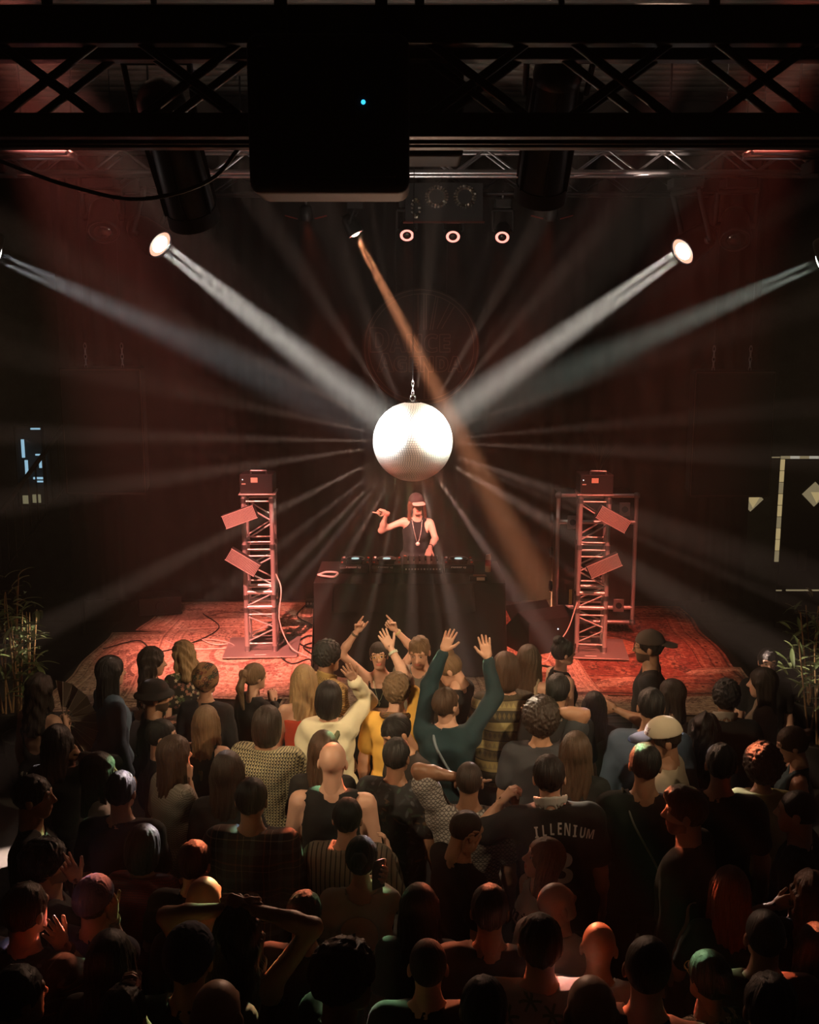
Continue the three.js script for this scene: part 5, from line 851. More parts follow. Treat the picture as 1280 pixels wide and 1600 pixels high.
const CROWD = [
  { label: "woman in a black tank top with bare back beside the bamboo", x: -2.681, z: -7.062, sex: 'f', h: 1.660, turn: -0.436, hair: 'wavy', hairColor: 'dark', skin: 'fair', hairLen: 0.3, handR: 'grip', armR: { to: [-2.511, 1.187, -7.212] }, armL: 'down', top: { style: 'tank', color: 0x0e0e10, openBack: true, neck: 0.03 }, bottom: { color: MAT.stripe } },
  { label: "woman with sleek black hair raising a hand before the folding fan", x: -2.220, z: -6.090, sex: 'f', h: 1.660, turn: -0.175, hair: 'long', hairColor: 'black', skin: 'tan', hairLen: 0.22, bandR: 0xc9a878, handR: 'open', armR: { to: [-2.051, 1.542, -6.070] }, top: { style: 'long', color: 0x0c0c0e } },
  { label: "woman with long straight black hair in a blue denim shirt", x: -2.231, z: -7.281, sex: 'f', h: 1.726, turn: -0.960, hair: 'long', hairColor: 'black', skin: 'light', hairLen: 0.42, armL: 'bent', top: { style: 'long', color: 0x4a5f74, loose: 0.02 } },
  { label: "woman with long wavy dark hair and floral top, in profile", x: -2.023, z: -7.678, sex: 'f', h: 1.666, turn: -1.396, hair: 'wavy', hairColor: 'dark', skin: 'light', hairLen: 0.34, armR: 'bent', top: { style: 'long', color: MAT.floral } },
  { label: "blond woman looking left in front of the red rug", x: -1.851, z: -8.107, sex: 'f', h: 1.588, turn: 0.698, hair: 'wavy', hairColor: 'blond', skin: 'fair', hairLen: 0.2, head: [0.3, 0.1, 0], top: { style: 'tee', color: MAT.floral } },
  { label: "bearded man in a black bucket hat facing right", x: -1.785, z: -6.812, sex: 'm', h: 1.704, turn: -1.222, hair: 'short', hairColor: 'black', skin: 'tan', beard: 0.85, hat: { style: 'bucket', color: 0x0d0d0e }, top: { style: 'long', color: 0x0c0c0e } },
  { label: "clean-shaven dark-haired man in profile below the bucket hat", x: -1.604, z: -6.224, sex: 'm', h: 1.650, turn: -1.309, hair: 'short', hairColor: 'black', skin: 'light', top: { style: 'tee', color: 0x0b0b0d } },
  { label: "woman with a patterned headscarf over curly hair", x: -1.489, z: -7.142, sex: 'f', h: 1.702, turn: -0.175, hair: 'none', hairColor: 'dark', skin: 'tan', hat: { style: 'scarf', color: MAT.leopard }, top: { style: 'long', color: 0x121013 } },
  { label: "woman with long streaked hair and a bare shoulder", x: -1.390, z: -6.614, sex: 'f', h: 1.588, turn: -0.262, hair: 'long', hairColor: 'dirty', skin: 'light', hairLen: 0.4, top: { style: 'tank', color: 0x111013, neck: 0.02 } },
  { label: "woman with long brown hair in a pale knitted top lifting a glass", x: -1.426, z: -5.814, sex: 'f', h: 1.702, turn: -0.873, hair: 'long', hairColor: 'brown', skin: 'light', hairLen: 0.4, handR: 'grip', armR: { to: [-1.348, 1.429, -5.914] }, top: { style: 'tee', color: MAT.knit, loose: 0.022 }, cup: 'R' },
  { label: "dark-haired woman in profile with a white collar", x: -1.829, z: -5.634, sex: 'f', h: 1.672, turn: -1.134, hair: 'long', hairColor: 'dark', skin: 'tan', hairLen: 0.25, top: { style: 'tee', color: 0xb9b3b0, neck: 0.01 } },
  { label: "short-haired man seen from behind, below the denim shirt woman", x: -1.588, z: -5.266, sex: 'm', h: 1.722, turn: -0.087, hair: 'short', hairColor: 'black', skin: 'tan', top: { style: 'tee', color: 0x0c0c0e } },
  { label: "man at far left in profile, mostly in the dark", x: -2.022, z: -5.120, sex: 'm', h: 1.770, turn: -1.396, hair: 'short', hairColor: 'black', skin: 'tan', top: { style: 'tee', color: 0x0c0c0d } },
  { label: "woman with tied-back dark blond hair holding up a drink", x: -1.193, z: -7.487, sex: 'f', h: 1.606, turn: -0.785, hair: 'pony', hairColor: 'dirty', skin: 'light', hairLen: 0.2, handR: 'grip', armR: { to: [-1.049, 1.229, -7.687] }, top: { style: 'long', color: 0x0e0e10 }, cup: 'R' },
  { label: "blond woman in an orange strapless top", x: -0.773, z: -7.174, sex: 'f', h: 1.690, turn: 0.175, hair: 'long', hairColor: 'blond', skin: 'fair', hairLen: 0.4, lod: 0, armL: 'bent', top: { style: 'tube', color: 0xc2452a, hem: 0.1 } },
  { label: "dark curly-haired man in a yellow patterned shirt", x: -0.644, z: -7.607, sex: 'm', h: 1.728, turn: -0.873, hair: 'curly', hairColor: 'black', skin: 'tan', lod: 0, top: { style: 'tee', color: MAT.yellowweave, collar: 0xa88d55 } },
  { label: "person with a black bob and cream jacket, one arm raised", x: -0.561, z: -6.766, sex: 'f', h: 1.704, turn: -0.087, hair: 'bob', hairColor: 'black', skin: 'light', lod: 0, palmR: [0, 0, -1], handR: 'open', armR: { to: [-0.377, 1.764, -6.886], hint: [0.45, 0, -1] }, top: { style: 'long', color: 0xd9d2b4, loose: 0.03, fold: 0.009, name: 'jacket' }, strap: { over: 'R', color: 0x5d6147, w: 0.02 } },
  { label: "smiling woman facing us with both arms raised high", x: -0.239, z: -7.978, sex: 'f', h: 1.616, turn: 3.107, hair: 'bun', hairColor: 'dark', skin: 'fair', lod: 0, palmR: [0, 0, 1], palmL: [0, 0, 1], head: [0, -0.15, 0.1], bandR: 0x6a5a4a, bandL: 0xcdbb8a, glasses: 0xc9a24a, handR: 'horns', handL: 'point', armR: { to: [-0.441, 1.790, -7.928] }, armL: { to: [-0.108, 1.806, -7.928] }, top: { style: 'bra', color: 0x111012 }, necklace: true },
  { label: "short-haired man in a grey tee facing the crowd", x: 0.086, z: -7.674, sex: 'm', h: 1.778, turn: 2.618, hair: 'short', hairColor: 'dirty', skin: 'light', beard: 0.15, lod: 0, head: [0.3, 0.25, 0], top: { style: 'tee', color: 0x6d675c } },
  { label: "curly fair-haired man in a yellow tee and scarf, one hand up", x: -0.092, z: -6.868, sex: 'm', h: 1.714, turn: -0.140, hair: 'curly', hairColor: 'dirty', skin: 'fair', lod: 0, palmR: [0, 0, -1], bandR: 0xbfc4b0, handR: 'open', armR: { to: [-0.185, 1.965, -7.148], hint: [1, 0, 0.2] }, top: { style: 'tee', color: 0xe0b052 }, scarf: true },
  { label: "moustached man bending his head, between yellow tee and dark curls", x: 0.028, z: -6.199, sex: 'm', h: 1.738, turn: 2.094, hair: 'short', hairColor: 'black', skin: 'tan', beard: 0.5, lean: [0.12, 0], head: [0, 0.4, 0], top: { style: 'tee', color: 0x2a2420 } },
  { label: "person with a fair topknot looking down beside the raised sleeves", x: 0.355, z: -7.320, sex: 'm', h: 1.750, turn: 1.222, hair: 'updo', hairColor: 'dirty', skin: 'light', lod: 0, head: [0.2, 0.5, 0], top: { style: 'tee', color: 0x0f0f10 } },
  { label: "man in a dark teal sweater raising both arms", x: 0.258, z: -6.589, sex: 'm', h: 1.740, turn: -0.209, hair: 'short', hairColor: 'brown', skin: 'light', beard: 0.6, lod: 0, palmR: [0, 0, 1], palmL: [0, 0, 1], head: [-0.5, -0.25, 0], bandR: 0x1d1d1d, bandL: 0x8a6a58, handR: 'open', handL: 'open', armR: { to: [0.556, 1.960, -6.739] }, armL: { to: [0.249, 2.015, -6.739] }, top: { style: 'long', color: 0x0f2d33, loose: 0.016 }, strap: { over: 'L', color: 0x6c7780 } },
  { label: "brown-haired person in a striped olive patterned sweater", x: 0.687, z: -7.003, sex: 'f', h: 1.836, turn: 0.000, hair: 'bob', hairColor: 'brown', skin: 'light', lod: 0, armL: 'bent', top: { style: 'long', color: MAT.fairisle, loose: 0.035, fold: 0.007 } },
  { label: "woman with long brown hair in a sheer pale top", x: 0.927, z: -7.683, sex: 'f', h: 1.684, turn: -0.436, hair: 'long', hairColor: 'brown', skin: 'light', hairLen: 0.36, lod: 0, top: { style: 'tank', color: 0x9c8a74, neck: 0.01 } },
  { label: "woman with dark pinned-up hair and black sleeveless top in profile", x: 1.239, z: -8.006, sex: 'f', h: 1.636, turn: -1.222, hair: 'updo', hairColor: 'black', skin: 'fair', lod: 0, top: { style: 'tank', color: 0x0e0e0f } },
  { label: "girl with very straight long black hair on the right of centre", x: 1.332, z: -7.007, sex: 'f', h: 1.546, turn: 0.000, hair: 'long', hairColor: 'black', skin: 'tan', hairLen: 0.36, top: { style: 'tee', color: 0x0b0b0c } },
  { label: "dark-haired man in the shadow below the sleeveless woman", x: 1.014, z: -6.688, sex: 'm', h: 1.794, turn: -0.349, hair: 'short', hairColor: 'black', skin: 'tan', top: { style: 'tee', color: 0x101012, collar: 0x5f5d5a } },
  { label: "man in a dark grey shirt with bent arm lifted to his head", x: 0.849, z: -6.266, sex: 'm', h: 1.740, turn: -0.175, hair: 'afro', hairColor: 'dark', skin: 'tan', bandR: 0xa83a38, handR: 'relaxed', armR: { to: [0.853, 1.750, -6.316], hint: [1, 0.3, 0.3] }, top: { style: 'tee', color: 0x2f3136, loose: 0.02 } },
  { label: "man in a cap and glasses, black tee, at the right of the stage", x: 1.855, z: -7.578, sex: 'm', h: 1.828, turn: 1.309, hair: 'short', hairColor: 'black', skin: 'tan', beard: 0.8, lod: 0, glasses: 0x101010, armL: 'bent', hat: { style: 'capback', color: 0x4a3c35 }, top: { style: 'tee', color: 0x0a0a0b } },
  { label: "dark-haired man in a washed denim jacket", x: 1.550, z: -6.251, sex: 'm', h: 1.848, turn: -0.087, hair: 'short', hairColor: 'black', skin: 'tan', top: { style: 'long', color: 0x46566a, loose: 0.026, name: 'jacket' } },
  { label: "person in profile behind the denim jacket wearing cream", x: 1.929, z: -7.142, sex: 'f', h: 1.594, turn: 1.047, hair: 'long', hairColor: 'dark', skin: 'light', hairLen: 0.2, top: { style: 'long', color: 0x8d7b66 } },
  { label: "person in a cream cap with dark brim and cream shirt", x: 1.546, z: -5.803, sex: 'm', h: 1.818, turn: 1.222, hair: 'short', hairColor: 'dark', skin: 'tan', head: [0.4, 0.15, 0], hat: { style: 'cap', color: MAT.capcream, brim: 0x0c0c0d }, top: { style: 'tee', color: 0xb8ab94, loose: 0.02 } },
  { label: "black-haired man in a black tee with a thin diagonal strap", x: 1.310, z: -5.360, sex: 'm', h: 1.846, turn: -0.175, hair: 'short', hairColor: 'black', skin: 'tan', top: { style: 'tee', color: 0x0c0c0e }, strap: { over: 'L', color: 0x77736c, w: 0.006 } },
  { label: "dark-haired man in a black jacket with a white collar holding a can", x: 2.208, z: -6.797, sex: 'm', h: 1.692, turn: -0.175, hair: 'curly', hairColor: 'black', skin: 'brown', handR: 'grip', armR: { to: [2.366, 1.218, -6.897] }, top: { style: 'long', color: 0x0d0d0f, loose: 0.025, collar: 0x8e857c, name: 'jacket' }, cup: 'can' },
  { label: "long-haired woman in a taupe blouse looking left", x: 2.613, z: -7.204, sex: 'f', h: 1.660, turn: 1.222, hair: 'long', hairColor: 'dark', skin: 'light', hairLen: 0.4, top: { style: 'long', color: 0x6a5b4d, loose: 0.022 } },
  { label: "pale-faced woman looking at us from behind the taupe blouse", x: 2.851, z: -7.820, sex: 'f', h: 1.620, turn: 2.967, hair: 'short', hairColor: 'black', skin: 'fair', top: { style: 'tee', color: 0x0d0d0e } },
  { label: "woman with a brown bun and teal sleeveless dress in profile", x: 2.443, z: -6.077, sex: 'f', h: 1.660, turn: 1.309, hair: 'bun', hairColor: 'brown', skin: 'light', head: [0, 0.25, 0], armR: 'bent', top: { style: 'tank', color: 0x27424a } },
  { label: "dark-haired man in black between the white collar and olive shirt", x: 1.748, z: -5.406, sex: 'm', h: 1.824, turn: -0.262, hair: 'short', hairColor: 'black', skin: 'tan', top: { style: 'tee', color: 0x0c0c0d } },
  { label: "woman with thick dark curls in an olive shirt", x: 2.114, z: -5.761, sex: 'f', h: 1.638, turn: -0.087, hair: 'afro', hairColor: 'dark', skin: 'tan', armR: 'bent', top: { style: 'tee', color: 0x8c8a58, loose: 0.028, fold: 0.007 }, bottom: { color: 0x9c9a80 } },
  { label: "short-haired man in profile with a black tee at the right edge", x: 2.031, z: -4.973, sex: 'm', h: 1.752, turn: 1.047, hair: 'buzz', hairColor: 'dark', skin: 'light', top: { style: 'tee', color: 0x0b0b0c } },
  { label: "bearded man in profile with swept-up hair and a brown sweater", x: 1.419, z: -4.866, sex: 'm', h: 1.808, turn: 0.960, hair: 'quiff', hairColor: 'auburn', skin: 'fair', beard: 0.8, head: [0.3, 0, 0], top: { style: 'long', color: 0x3a2f24, loose: 0.016 }, bottom: { color: 0x3a4658 } },
  { label: "woman with loose black hair in the dark between the jackets", x: 1.960, z: -6.423, sex: 'f', h: 1.612, turn: -0.349, hair: 'wavy', hairColor: 'black', skin: 'tan', hairLen: 0.3, top: { style: 'long', color: 0x0b0b0c } },
  { label: "person with dark wavy hair in a houndstooth shirt", x: -0.918, z: -6.248, sex: 'm', h: 1.720, turn: -0.262, hair: 'bob', hairColor: 'dark', skin: 'tan', top: { style: 'long', color: MAT.houndstooth, loose: 0.035, fold: 0.007 } },
  { label: "bald man in a black tank top, skin lit in coloured patches", x: -0.439, z: -5.496, sex: 'm', h: 1.798, turn: -0.087, hair: 'none', skin: 'fair', wide: 1.05, lod: 0, top: { style: 'tank', color: 0x0c0c0e } },
  { label: "woman with straight brown hair behind the bald man's head", x: -0.530, z: -5.932, sex: 'f', h: 1.682, turn: -0.087, hair: 'long', hairColor: 'brown', skin: 'light', hairLen: 0.36, top: { style: 'tee', color: 0x1c1a18 } },
  { label: "black-haired man in a dark printed shirt below the yellow tee", x: -0.082, z: -5.762, sex: 'm', h: 1.712, turn: -0.349, hair: 'short', hairColor: 'black', skin: 'brown', top: { style: 'tee', color: MAT.darkprint, loose: 0.02 } },
  { label: "woman with very long dark hair below the streaked-hair woman", x: -1.057, z: -5.565, sex: 'f', h: 1.706, turn: -0.087, hair: 'long', hairColor: 'dark', skin: 'light', hairLen: 0.46, top: { style: 'tee', color: 0x0e0d0d } },
  { label: "man in a dark plaid shirt, black hair with a green gleam", x: -0.836, z: -5.053, sex: 'm', h: 1.780, turn: -0.087, hair: 'short', hairColor: 'black', skin: 'tan', top: { style: 'long', color: MAT.plaid, loose: 0.028 } },
  { label: "man in a pale patterned shirt with a hand on his head", x: 0.335, z: -5.420, sex: 'm', h: 1.710, turn: -0.087, hair: 'buzz', hairColor: 'dark', skin: 'brown', lod: 0, handL: 'flat', armL: { to: [0.329, 1.682, -5.440], hint: [-1, 0.4, 0.1] }, top: { style: 'tee', color: MAT.greyprint, loose: 0.025, fold: 0.007 } },
  { label: "man in a black lettered basketball jersey", x: 0.837, z: -5.206, sex: 'm', h: 1.842, turn: -0.140, hair: 'short', hairColor: 'black', skin: 'light', wide: 1.08, lod: 0, lean: [0, -0.12], handL: 'grip', armL: { to: [0.518, 1.500, -5.306] }, top: { style: 'tee', color: MAT.jersey, loose: 0.025, collar: 0xb8b4b0, name: 'jersey' }, cup: 'L' },
  { label: "dim brown-haired woman behind the jersey man", x: 1.008, z: -5.850, sex: 'f', h: 1.710, turn: -0.087, hair: 'long', hairColor: 'brown', skin: 'tan', hairLen: 0.3, top: { style: 'tee', color: 0x0b0b0c } },
  { label: "man in a beige striped shirt, one shoulder lit white", x: -0.331, z: -5.067, sex: 'm', h: 1.660, turn: -0.087, hair: 'short', hairColor: 'black', skin: 'light', armR: 'hold', top: { style: 'long', color: MAT.pinstripe, loose: 0.028 } },
  { label: "man with cropped hair leaning his face into his hand", x: 0.259, z: -4.973, sex: 'm', h: 1.640, turn: -1.047, hair: 'buzz', hairColor: 'dark', skin: 'tan', head: [0, 0.3, 0], handL: 'relaxed', armL: { to: [0.335, 1.438, -4.873] }, top: { style: 'tee', color: 0x0d0d0e } },
  { label: "blond woman in a white printed tank looking up left", x: 0.663, z: -4.796, sex: 'f', h: 1.580, turn: 1.955, hair: 'long', hairColor: 'dirty', skin: 'fair', hairLen: 0.34, lod: 0, head: [-0.35, -0.3, 0], armL: 'down', top: { style: 'tank', color: MAT.whitetank, hem: -0.02 }, bottom: { color: 0x27424a } },
  { label: "bald man tilting his head back beside the white tank", x: 0.697, z: -4.361, sex: 'm', h: 1.598, turn: -0.698, hair: 'none', skin: 'tan', head: [-0.4, -0.3, 0], top: { style: 'tee', color: 0xb6aca4 } },
  { label: "dark-haired man looking right with an open raised hand", x: -1.739, z: -4.574, sex: 'm', h: 1.680, turn: -1.134, hair: 'curly', hairColor: 'black', skin: 'tan', beard: 0.5, head: [0, -0.25, 0], handR: 'open', armR: { to: [-1.570, 1.516, -4.624] }, top: { style: 'long', color: 0x0b0b0d } },
  { label: "brown-haired man in a dark printed shirt at the left", x: -1.624, z: -3.950, sex: 'm', h: 1.812, turn: -0.349, hair: 'short', hairColor: 'brown', skin: 'light', bandR: 0x54473a, handR: 'open', armR: { to: [-1.489, 1.522, -4.050] }, top: { style: 'tee', color: MAT.darkprint, loose: 0.02 } },
  { label: "person in a washed blue cap with one hand lifted", x: -1.436, z: -4.268, sex: 'm', h: 1.656, turn: -0.349, hair: 'short', hairColor: 'dark', skin: 'tan', bandR: 0x8a7a6c, handR: 'relaxed', armR: { to: [-1.403, 1.489, -4.368] }, hat: { style: 'beanie', color: 0x3a3d58 }, top: { style: 'tee', color: 0x2a2f44 } },
  { label: "dark-haired man in a black tee, hand lifted at his left", x: -1.045, z: -4.585, sex: 'm', h: 1.670, turn: -0.175, hair: 'short', hairColor: 'dark', skin: 'light', handL: 'grip', armL: 'hold', top: { style: 'tee', color: 0x0b0b0c }, cup: 'L' },
  { label: "person in a glittering dark red jacket", x: -1.370, z: -4.870, sex: 'f', h: 1.600, turn: -0.175, hair: 'bob', hairColor: 'black', skin: 'tan', top: { style: 'long', color: MAT.sequin, loose: 0.02, name: 'jacket' } },
  { label: "bald man with a red gleam on his crown, lower left", x: -0.913, z: -4.164, sex: 'm', h: 1.722, turn: -0.175, hair: 'none', skin: 'tan', top: { style: 'tee', color: 0x0c0c0d } },
  { label: "person in a grey-blue beanie near the lower left", x: -0.842, z: -3.549, sex: 'm', h: 1.858, turn: -0.087, hair: 'short', hairColor: 'dark', skin: 'tan', hat: { style: 'beanie', color: 0x34374a }, top: { style: 'tee', color: 0x0b0b0c } },
  { label: "dark-haired woman holding a cup over her head with both arms", x: -0.703, z: -3.772, sex: 'f', h: 1.810, turn: -0.087, hair: 'wavy', hairColor: 'black', skin: 'tan', hairLen: 0.28, lod: 0, handR: 'grip', handL: 'grip', armR: { to: [-0.655, 1.883, -3.802], hint: [1, -1, 0.1] }, armL: { to: [-0.707, 1.878, -3.802], hint: [-1, -1, 0.1] }, top: { style: 'tank', color: 0x0c0c0d }, cup: 'L' },
  { label: "woman in a white open-backed top tied with strings", x: -0.236, z: -4.638, sex: 'f', h: 1.664, turn: -0.087, hair: 'bun', hairColor: 'black', skin: 'light', lod: 0, handR: 'relaxed', armR: { to: [-0.165, 1.463, -4.688] }, top: { style: 'tee', color: 0xa79a8e, openBack: true, neck: 0.02 }, phone: 'R' },
  { label: "curly-haired man in profile at the bottom left of centre", x: -0.251, z: -3.398, sex: 'm', h: 1.882, turn: -1.047, hair: 'curly', hairColor: 'brown', skin: 'tan', top: { style: 'tee', color: 0x0b0b0c } },
  { label: "dim man in a dark jacket with a pale badge light", x: -0.468, z: -4.145, sex: 'm', h: 1.662, turn: -0.175, hair: 'short', hairColor: 'dark', skin: 'brown', top: { style: 'long', color: 0x191a1e } },
  { label: "brown-haired man in a pale printed shirt, seen from behind", x: 0.516, z: -3.672, sex: 'm', h: 1.836, turn: 0.000, hair: 'short', hairColor: 'brown', skin: 'light', lod: 0, top: { style: 'tee', color: MAT.palmprint, loose: 0.025, fold: 0.007 } },
  { label: "balding man in a white shirt behind the pale printed shirt", x: 0.798, z: -3.929, sex: 'm', h: 1.646, turn: -0.175, hair: 'none', skin: 'tan', top: { style: 'tee', color: 0xa8a29c } },
  { label: "short-haired man in black, back to us, bottom centre", x: 0.074, z: -3.715, sex: 'm', h: 1.704, turn: 0.000, hair: 'buzz', hairColor: 'dark', skin: 'light', top: { style: 'tee', color: 0x0b0b0c } },
  { label: "bald head glowing orange at the bottom edge", x: 0.620, z: -3.131, sex: 'm', h: 1.940, turn: 0.000, hair: 'none', skin: 'light', top: { style: 'tee', color: 0x0c0c0d } },
  { label: "woman with long straight red hair, bare forearm out", x: 1.512, z: -4.429, sex: 'f', h: 1.616, turn: -0.087, hair: 'long', hairColor: 'red', skin: 'fair', hairLen: 0.44, lod: 0, armL: 'hold', top: { style: 'tee', color: 0x0d0c0d } },
  { label: "man with a shaved head at the lower right", x: 0.877, z: -3.419, sex: 'm', h: 1.904, turn: -0.349, hair: 'buzz', hairColor: 'dark', skin: 'light', top: { style: 'tee', color: 0x0c0c0d } },
  { label: "dim auburn-haired woman raising a hand at the right edge", x: 1.934, z: -4.533, sex: 'f', h: 1.540, turn: -0.087, hair: 'wavy', hairColor: 'auburn', skin: 'tan', hairLen: 0.3, handL: 'relaxed', armL: { to: [1.774, 1.341, -4.633] }, top: { style: 'tee', color: 0x0b0b0c } },
  { label: "woman in glasses with a patterned top near the lower right", x: 1.203, z: -3.699, sex: 'f', h: 1.662, turn: 0.349, hair: 'bun', hairColor: 'dark', skin: 'tan', glasses: 0xc9a24a, top: { style: 'tee', color: MAT.floral } },
  { label: "brown-haired person at the right edge, low in the frame", x: 1.785, z: -4.080, sex: 'f', h: 1.540, turn: -0.087, hair: 'long', hairColor: 'brown', skin: 'tan', hairLen: 0.25, top: { style: 'tee', color: 0x0b0b0c } },
  { label: "dark-skinned man in a rust shirt beside the auburn-haired woman", x: 1.462, z: -3.836, sex: 'm', h: 1.760, turn: -0.087, hair: 'buzz', hairColor: 'black', skin: 'tan', top: { style: 'tee', color: 0x4a2418 } },
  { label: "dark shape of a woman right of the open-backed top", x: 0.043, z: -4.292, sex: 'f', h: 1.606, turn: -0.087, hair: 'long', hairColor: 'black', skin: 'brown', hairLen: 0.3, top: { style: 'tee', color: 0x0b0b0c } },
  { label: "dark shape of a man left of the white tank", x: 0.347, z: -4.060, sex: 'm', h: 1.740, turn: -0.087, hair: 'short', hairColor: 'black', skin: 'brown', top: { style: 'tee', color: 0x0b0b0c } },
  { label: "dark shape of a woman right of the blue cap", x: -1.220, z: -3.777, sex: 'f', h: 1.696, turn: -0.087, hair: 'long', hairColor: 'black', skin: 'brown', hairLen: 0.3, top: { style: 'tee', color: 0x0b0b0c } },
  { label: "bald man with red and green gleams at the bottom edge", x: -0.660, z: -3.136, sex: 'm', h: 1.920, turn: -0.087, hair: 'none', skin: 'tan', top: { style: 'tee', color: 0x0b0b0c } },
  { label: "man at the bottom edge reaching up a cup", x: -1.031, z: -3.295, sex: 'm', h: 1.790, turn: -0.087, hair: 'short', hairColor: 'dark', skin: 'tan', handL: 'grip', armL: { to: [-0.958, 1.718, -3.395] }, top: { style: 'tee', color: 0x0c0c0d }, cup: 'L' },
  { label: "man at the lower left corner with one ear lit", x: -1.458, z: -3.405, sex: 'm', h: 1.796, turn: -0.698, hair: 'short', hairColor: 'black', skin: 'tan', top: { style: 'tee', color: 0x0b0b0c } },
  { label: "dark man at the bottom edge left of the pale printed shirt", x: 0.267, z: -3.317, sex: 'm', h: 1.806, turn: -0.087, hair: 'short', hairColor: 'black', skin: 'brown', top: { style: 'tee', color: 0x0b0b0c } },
  { label: "dark man at the bottom edge at lower right", x: 1.250, z: -3.183, sex: 'm', h: 1.910, turn: -0.087, hair: 'short', hairColor: 'black', skin: 'brown', top: { style: 'tee', color: 0x0b0b0c } },
];
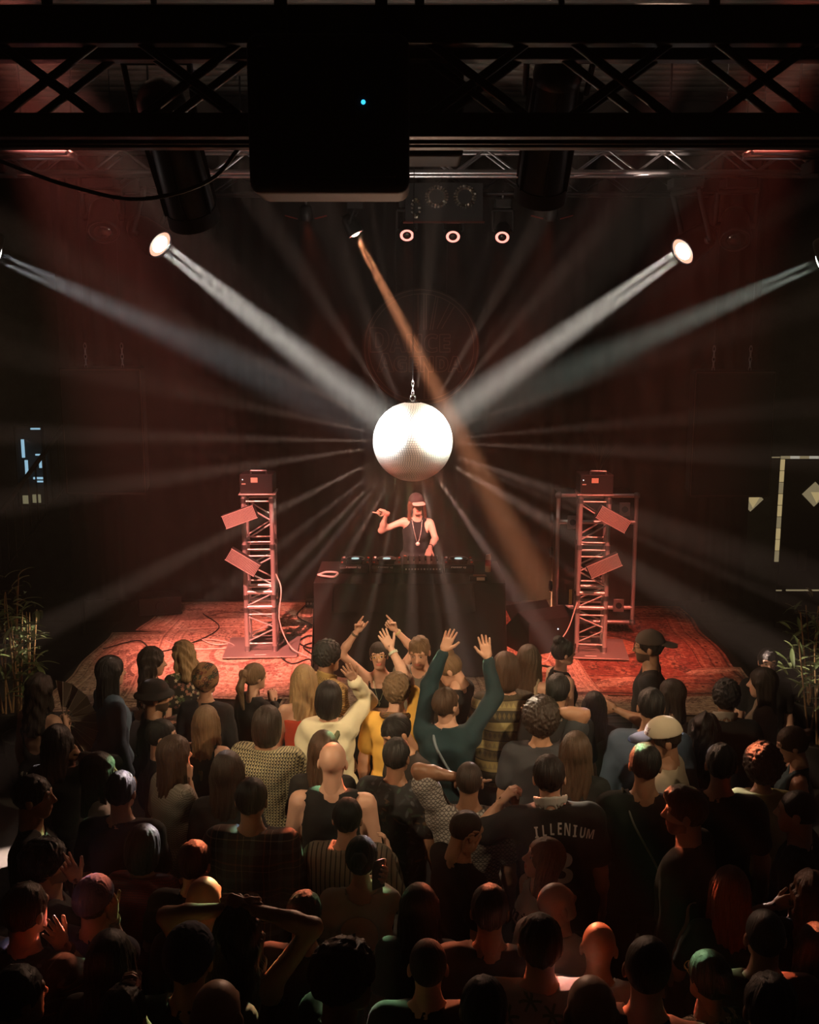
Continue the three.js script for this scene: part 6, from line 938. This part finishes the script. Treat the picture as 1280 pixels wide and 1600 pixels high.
// ---------------------------------------------------------------- the crowd and what it holds
const glassMat = new THREE.MeshPhysicalMaterial({ color: 0xffffff, roughness: 0.08, transmission: 1, thickness: 0, ior: 1.45 }), drinkMat = std(0x8a4a22, 0.25);
function cup(at, label) {
  const o = thing('plastic_cup', label, 'cup', [at.x, at.y - 0.05, at.z]);
  part('cup_wall', lathe([[0.001, 0], [0.026, 0], [0.036, 0.1], [0.034, 0.1], [0.0245, 0.004], [0.001, 0.004]], 20), glassMat, o);
  part('drink', new THREE.CylinderGeometry(0.031, 0.0245, 0.06, 18).translate(0, 0.036, 0), drinkMat, o);
}
for (const c of CROWD) {
  const q = person(c), short = c.label.split(' ').slice(0, 6).join(' ');
  if (c.cup === 'R' || c.cup === 'L') cup(q.hand[c.cup].grip, 'clear cup of drink held by the ' + short);
  if (c.cup === 'can') { const g = q.hand.R.grip, o = thing('drink_can', 'red and white can held by the man in black', 'can', [g.x, g.y - 0.05, g.z]); part('can_body', lathe([[0.001, 0], [0.026, 0], [0.032, 0.008], [0.032, 0.112], [0.026, 0.122], [0.001, 0.121]], 20), std(0xb9b2ac, 0.3, 0.7), o); part('can_label', new THREE.CylinderGeometry(0.0324, 0.0324, 0.07, 20, 1, true).translate(0, 0.045, 0), std(0xb52a20, 0.4), o); }
  if (c.phone) { const g = q.hand.R.grip, o = thing('phone', 'dark phone held to the ear of the woman in the open-backed top', 'phone', [g.x, g.y, g.z], 0.6); part('phone_case', box(0.072, 0.15, 0.009, 0, 0, 0, 0.004), M.blackGloss, o); part('phone_camera', box(0.022, 0.022, 0.002, -0.018, 0.055, 0.0055), M.darkSteel, o); }
  if (c.scarf) { const J = q.J, pts = [J(-0.09, 0.52, 0.04), J(0, 0.535, 0.085), J(0.09, 0.52, 0.04), J(0.08, 0.5, -0.06), J(0, 0.49, -0.1), J(-0.08, 0.5, -0.06)]; part('scarf', new THREE.TubeGeometry(new THREE.CatmullRomCurve3(pts, true), 50, 0.026, 8, true), MAT.leopard, q.root); }
  if (c.necklace) { const J = q.J; part('necklace', [cord([J(-0.06, 0.5, -0.04), J(-0.03, 0.38, -0.118), J(0, 0.31, -0.13), J(0.03, 0.38, -0.118), J(0.06, 0.5, -0.04)].map((v) => v.toArray()), 0.0025, 30, 5), new THREE.OctahedronGeometry(0.014).scale(0.7, 1.8, 0.6).translate(...J(0, 0.29, -0.135).toArray())], std(0x8a9478, 0.3, 0.6), q.root); }
  // the folding fan of the woman by the bamboo
  if (c.label.includes('beside the bamboo')) {
    const g = q.hand.R.grip, o = thing('folding_fan', 'large open grey folding fan held up at left', 'fan', [g.x, g.y, g.z], -0.35), n = 12, paper = std(0x6a5c52, 0.8, 0, { side: THREE.DoubleSide });
    for (let i = 0; i < n; i++) {
      const a0 = 1.75 - (i / n) * 2.9, a1 = 1.75 - ((i + 1) / n) * 2.9, P = (r, a, z) => [Math.cos(a) * r, Math.sin(a) * r, z], zz = i % 2 ? 0.008 : -0.008, b = new THREE.BufferGeometry();
      b.setAttribute('position', new THREE.Float32BufferAttribute([...P(0.1, a0, zz), ...P(0.3, a0, zz), ...P(0.3, a1, -zz), ...P(0.1, a0, zz), ...P(0.3, a1, -zz), ...P(0.1, a1, -zz)], 3)); b.computeVertexNormals(); part('fan_leaf', b, paper, o);
      part('fan_stick', bar(V(0, 0, zz), V(...P(0.3, a0, zz)), 0.0035, 5), std(0x8b7b6c, 0.6), o);
    }
    part('pivot', new THREE.SphereGeometry(0.009, 10, 8), M.steel, o);
  }
}
// ---------------------------------------------------------------- the DJ
{
  const d = person({ label: 'DJ in a peaked cap and black sleeveless top behind the table', x: 0.075, y: 0.73, z: -11.02, sex: 'f', h: 1.63, turn: Math.PI + 0.1, hair: 'long', hairLen: 0.19, hairColor: 'auburn', skin: 'fair', head: [0.12, 0.02, 0.05], lean: [0.06, 0], lod: 0, hat: { style: 'cap', color: 0x3a2a26, brim: 0xb89a8c }, top: { style: 'tank', color: 0x14100f, hem: -0.08 }, bottom: { color: 0x100d0d },
    armR: { to: [-0.3, 2.2, -10.88], hint: [1, -0.9, 0.3] }, handR: 'point', handDirR: [-0.95, 0.25, 0.15], palmR: [0, -0.4, 1], armL: { to: [0.215, 1.83, -10.5], hint: [-0.8, -0.2, 0.6] }, handL: 'relaxed', handDirL: [-0.25, -0.8, 0.5], palmL: [0, -0.8, -0.6], bandL: 0x1a1212, bandR: 0xb06a58 });
  const J = d.J; part('necklace', [cord([J(-0.06, 0.5, -0.05), J(-0.035, 0.36, -0.125), J(0, 0.25, -0.135), J(0.035, 0.36, -0.125), J(0.06, 0.5, -0.05)].map((v) => v.toArray()), 0.0025, 30, 5), new THREE.SphereGeometry(0.024, 14, 10).scale(1, 0.9, 0.5).translate(...J(0, 0.235, -0.14).toArray())], std(0xd8c8b8, 0.4, 0.3), d.root);
  part('belt', cord([J(-0.16, 0.075, 0), J(-0.12, 0.07, -0.1), J(0, 0.065, -0.135), J(0.12, 0.07, -0.1), J(0.16, 0.075, 0), J(0.1, 0.08, 0.12), J(-0.1, 0.08, 0.12), J(-0.16, 0.075, 0)].map((v) => v.toArray()), 0.01, 50, 6), std(0x9a5a40, 0.4), d.root);
}

scene.traverse((o) => { if (o.isMesh) { o.castShadow = true; o.receiveShadow = true; } });
renderer.render(scene, camera);
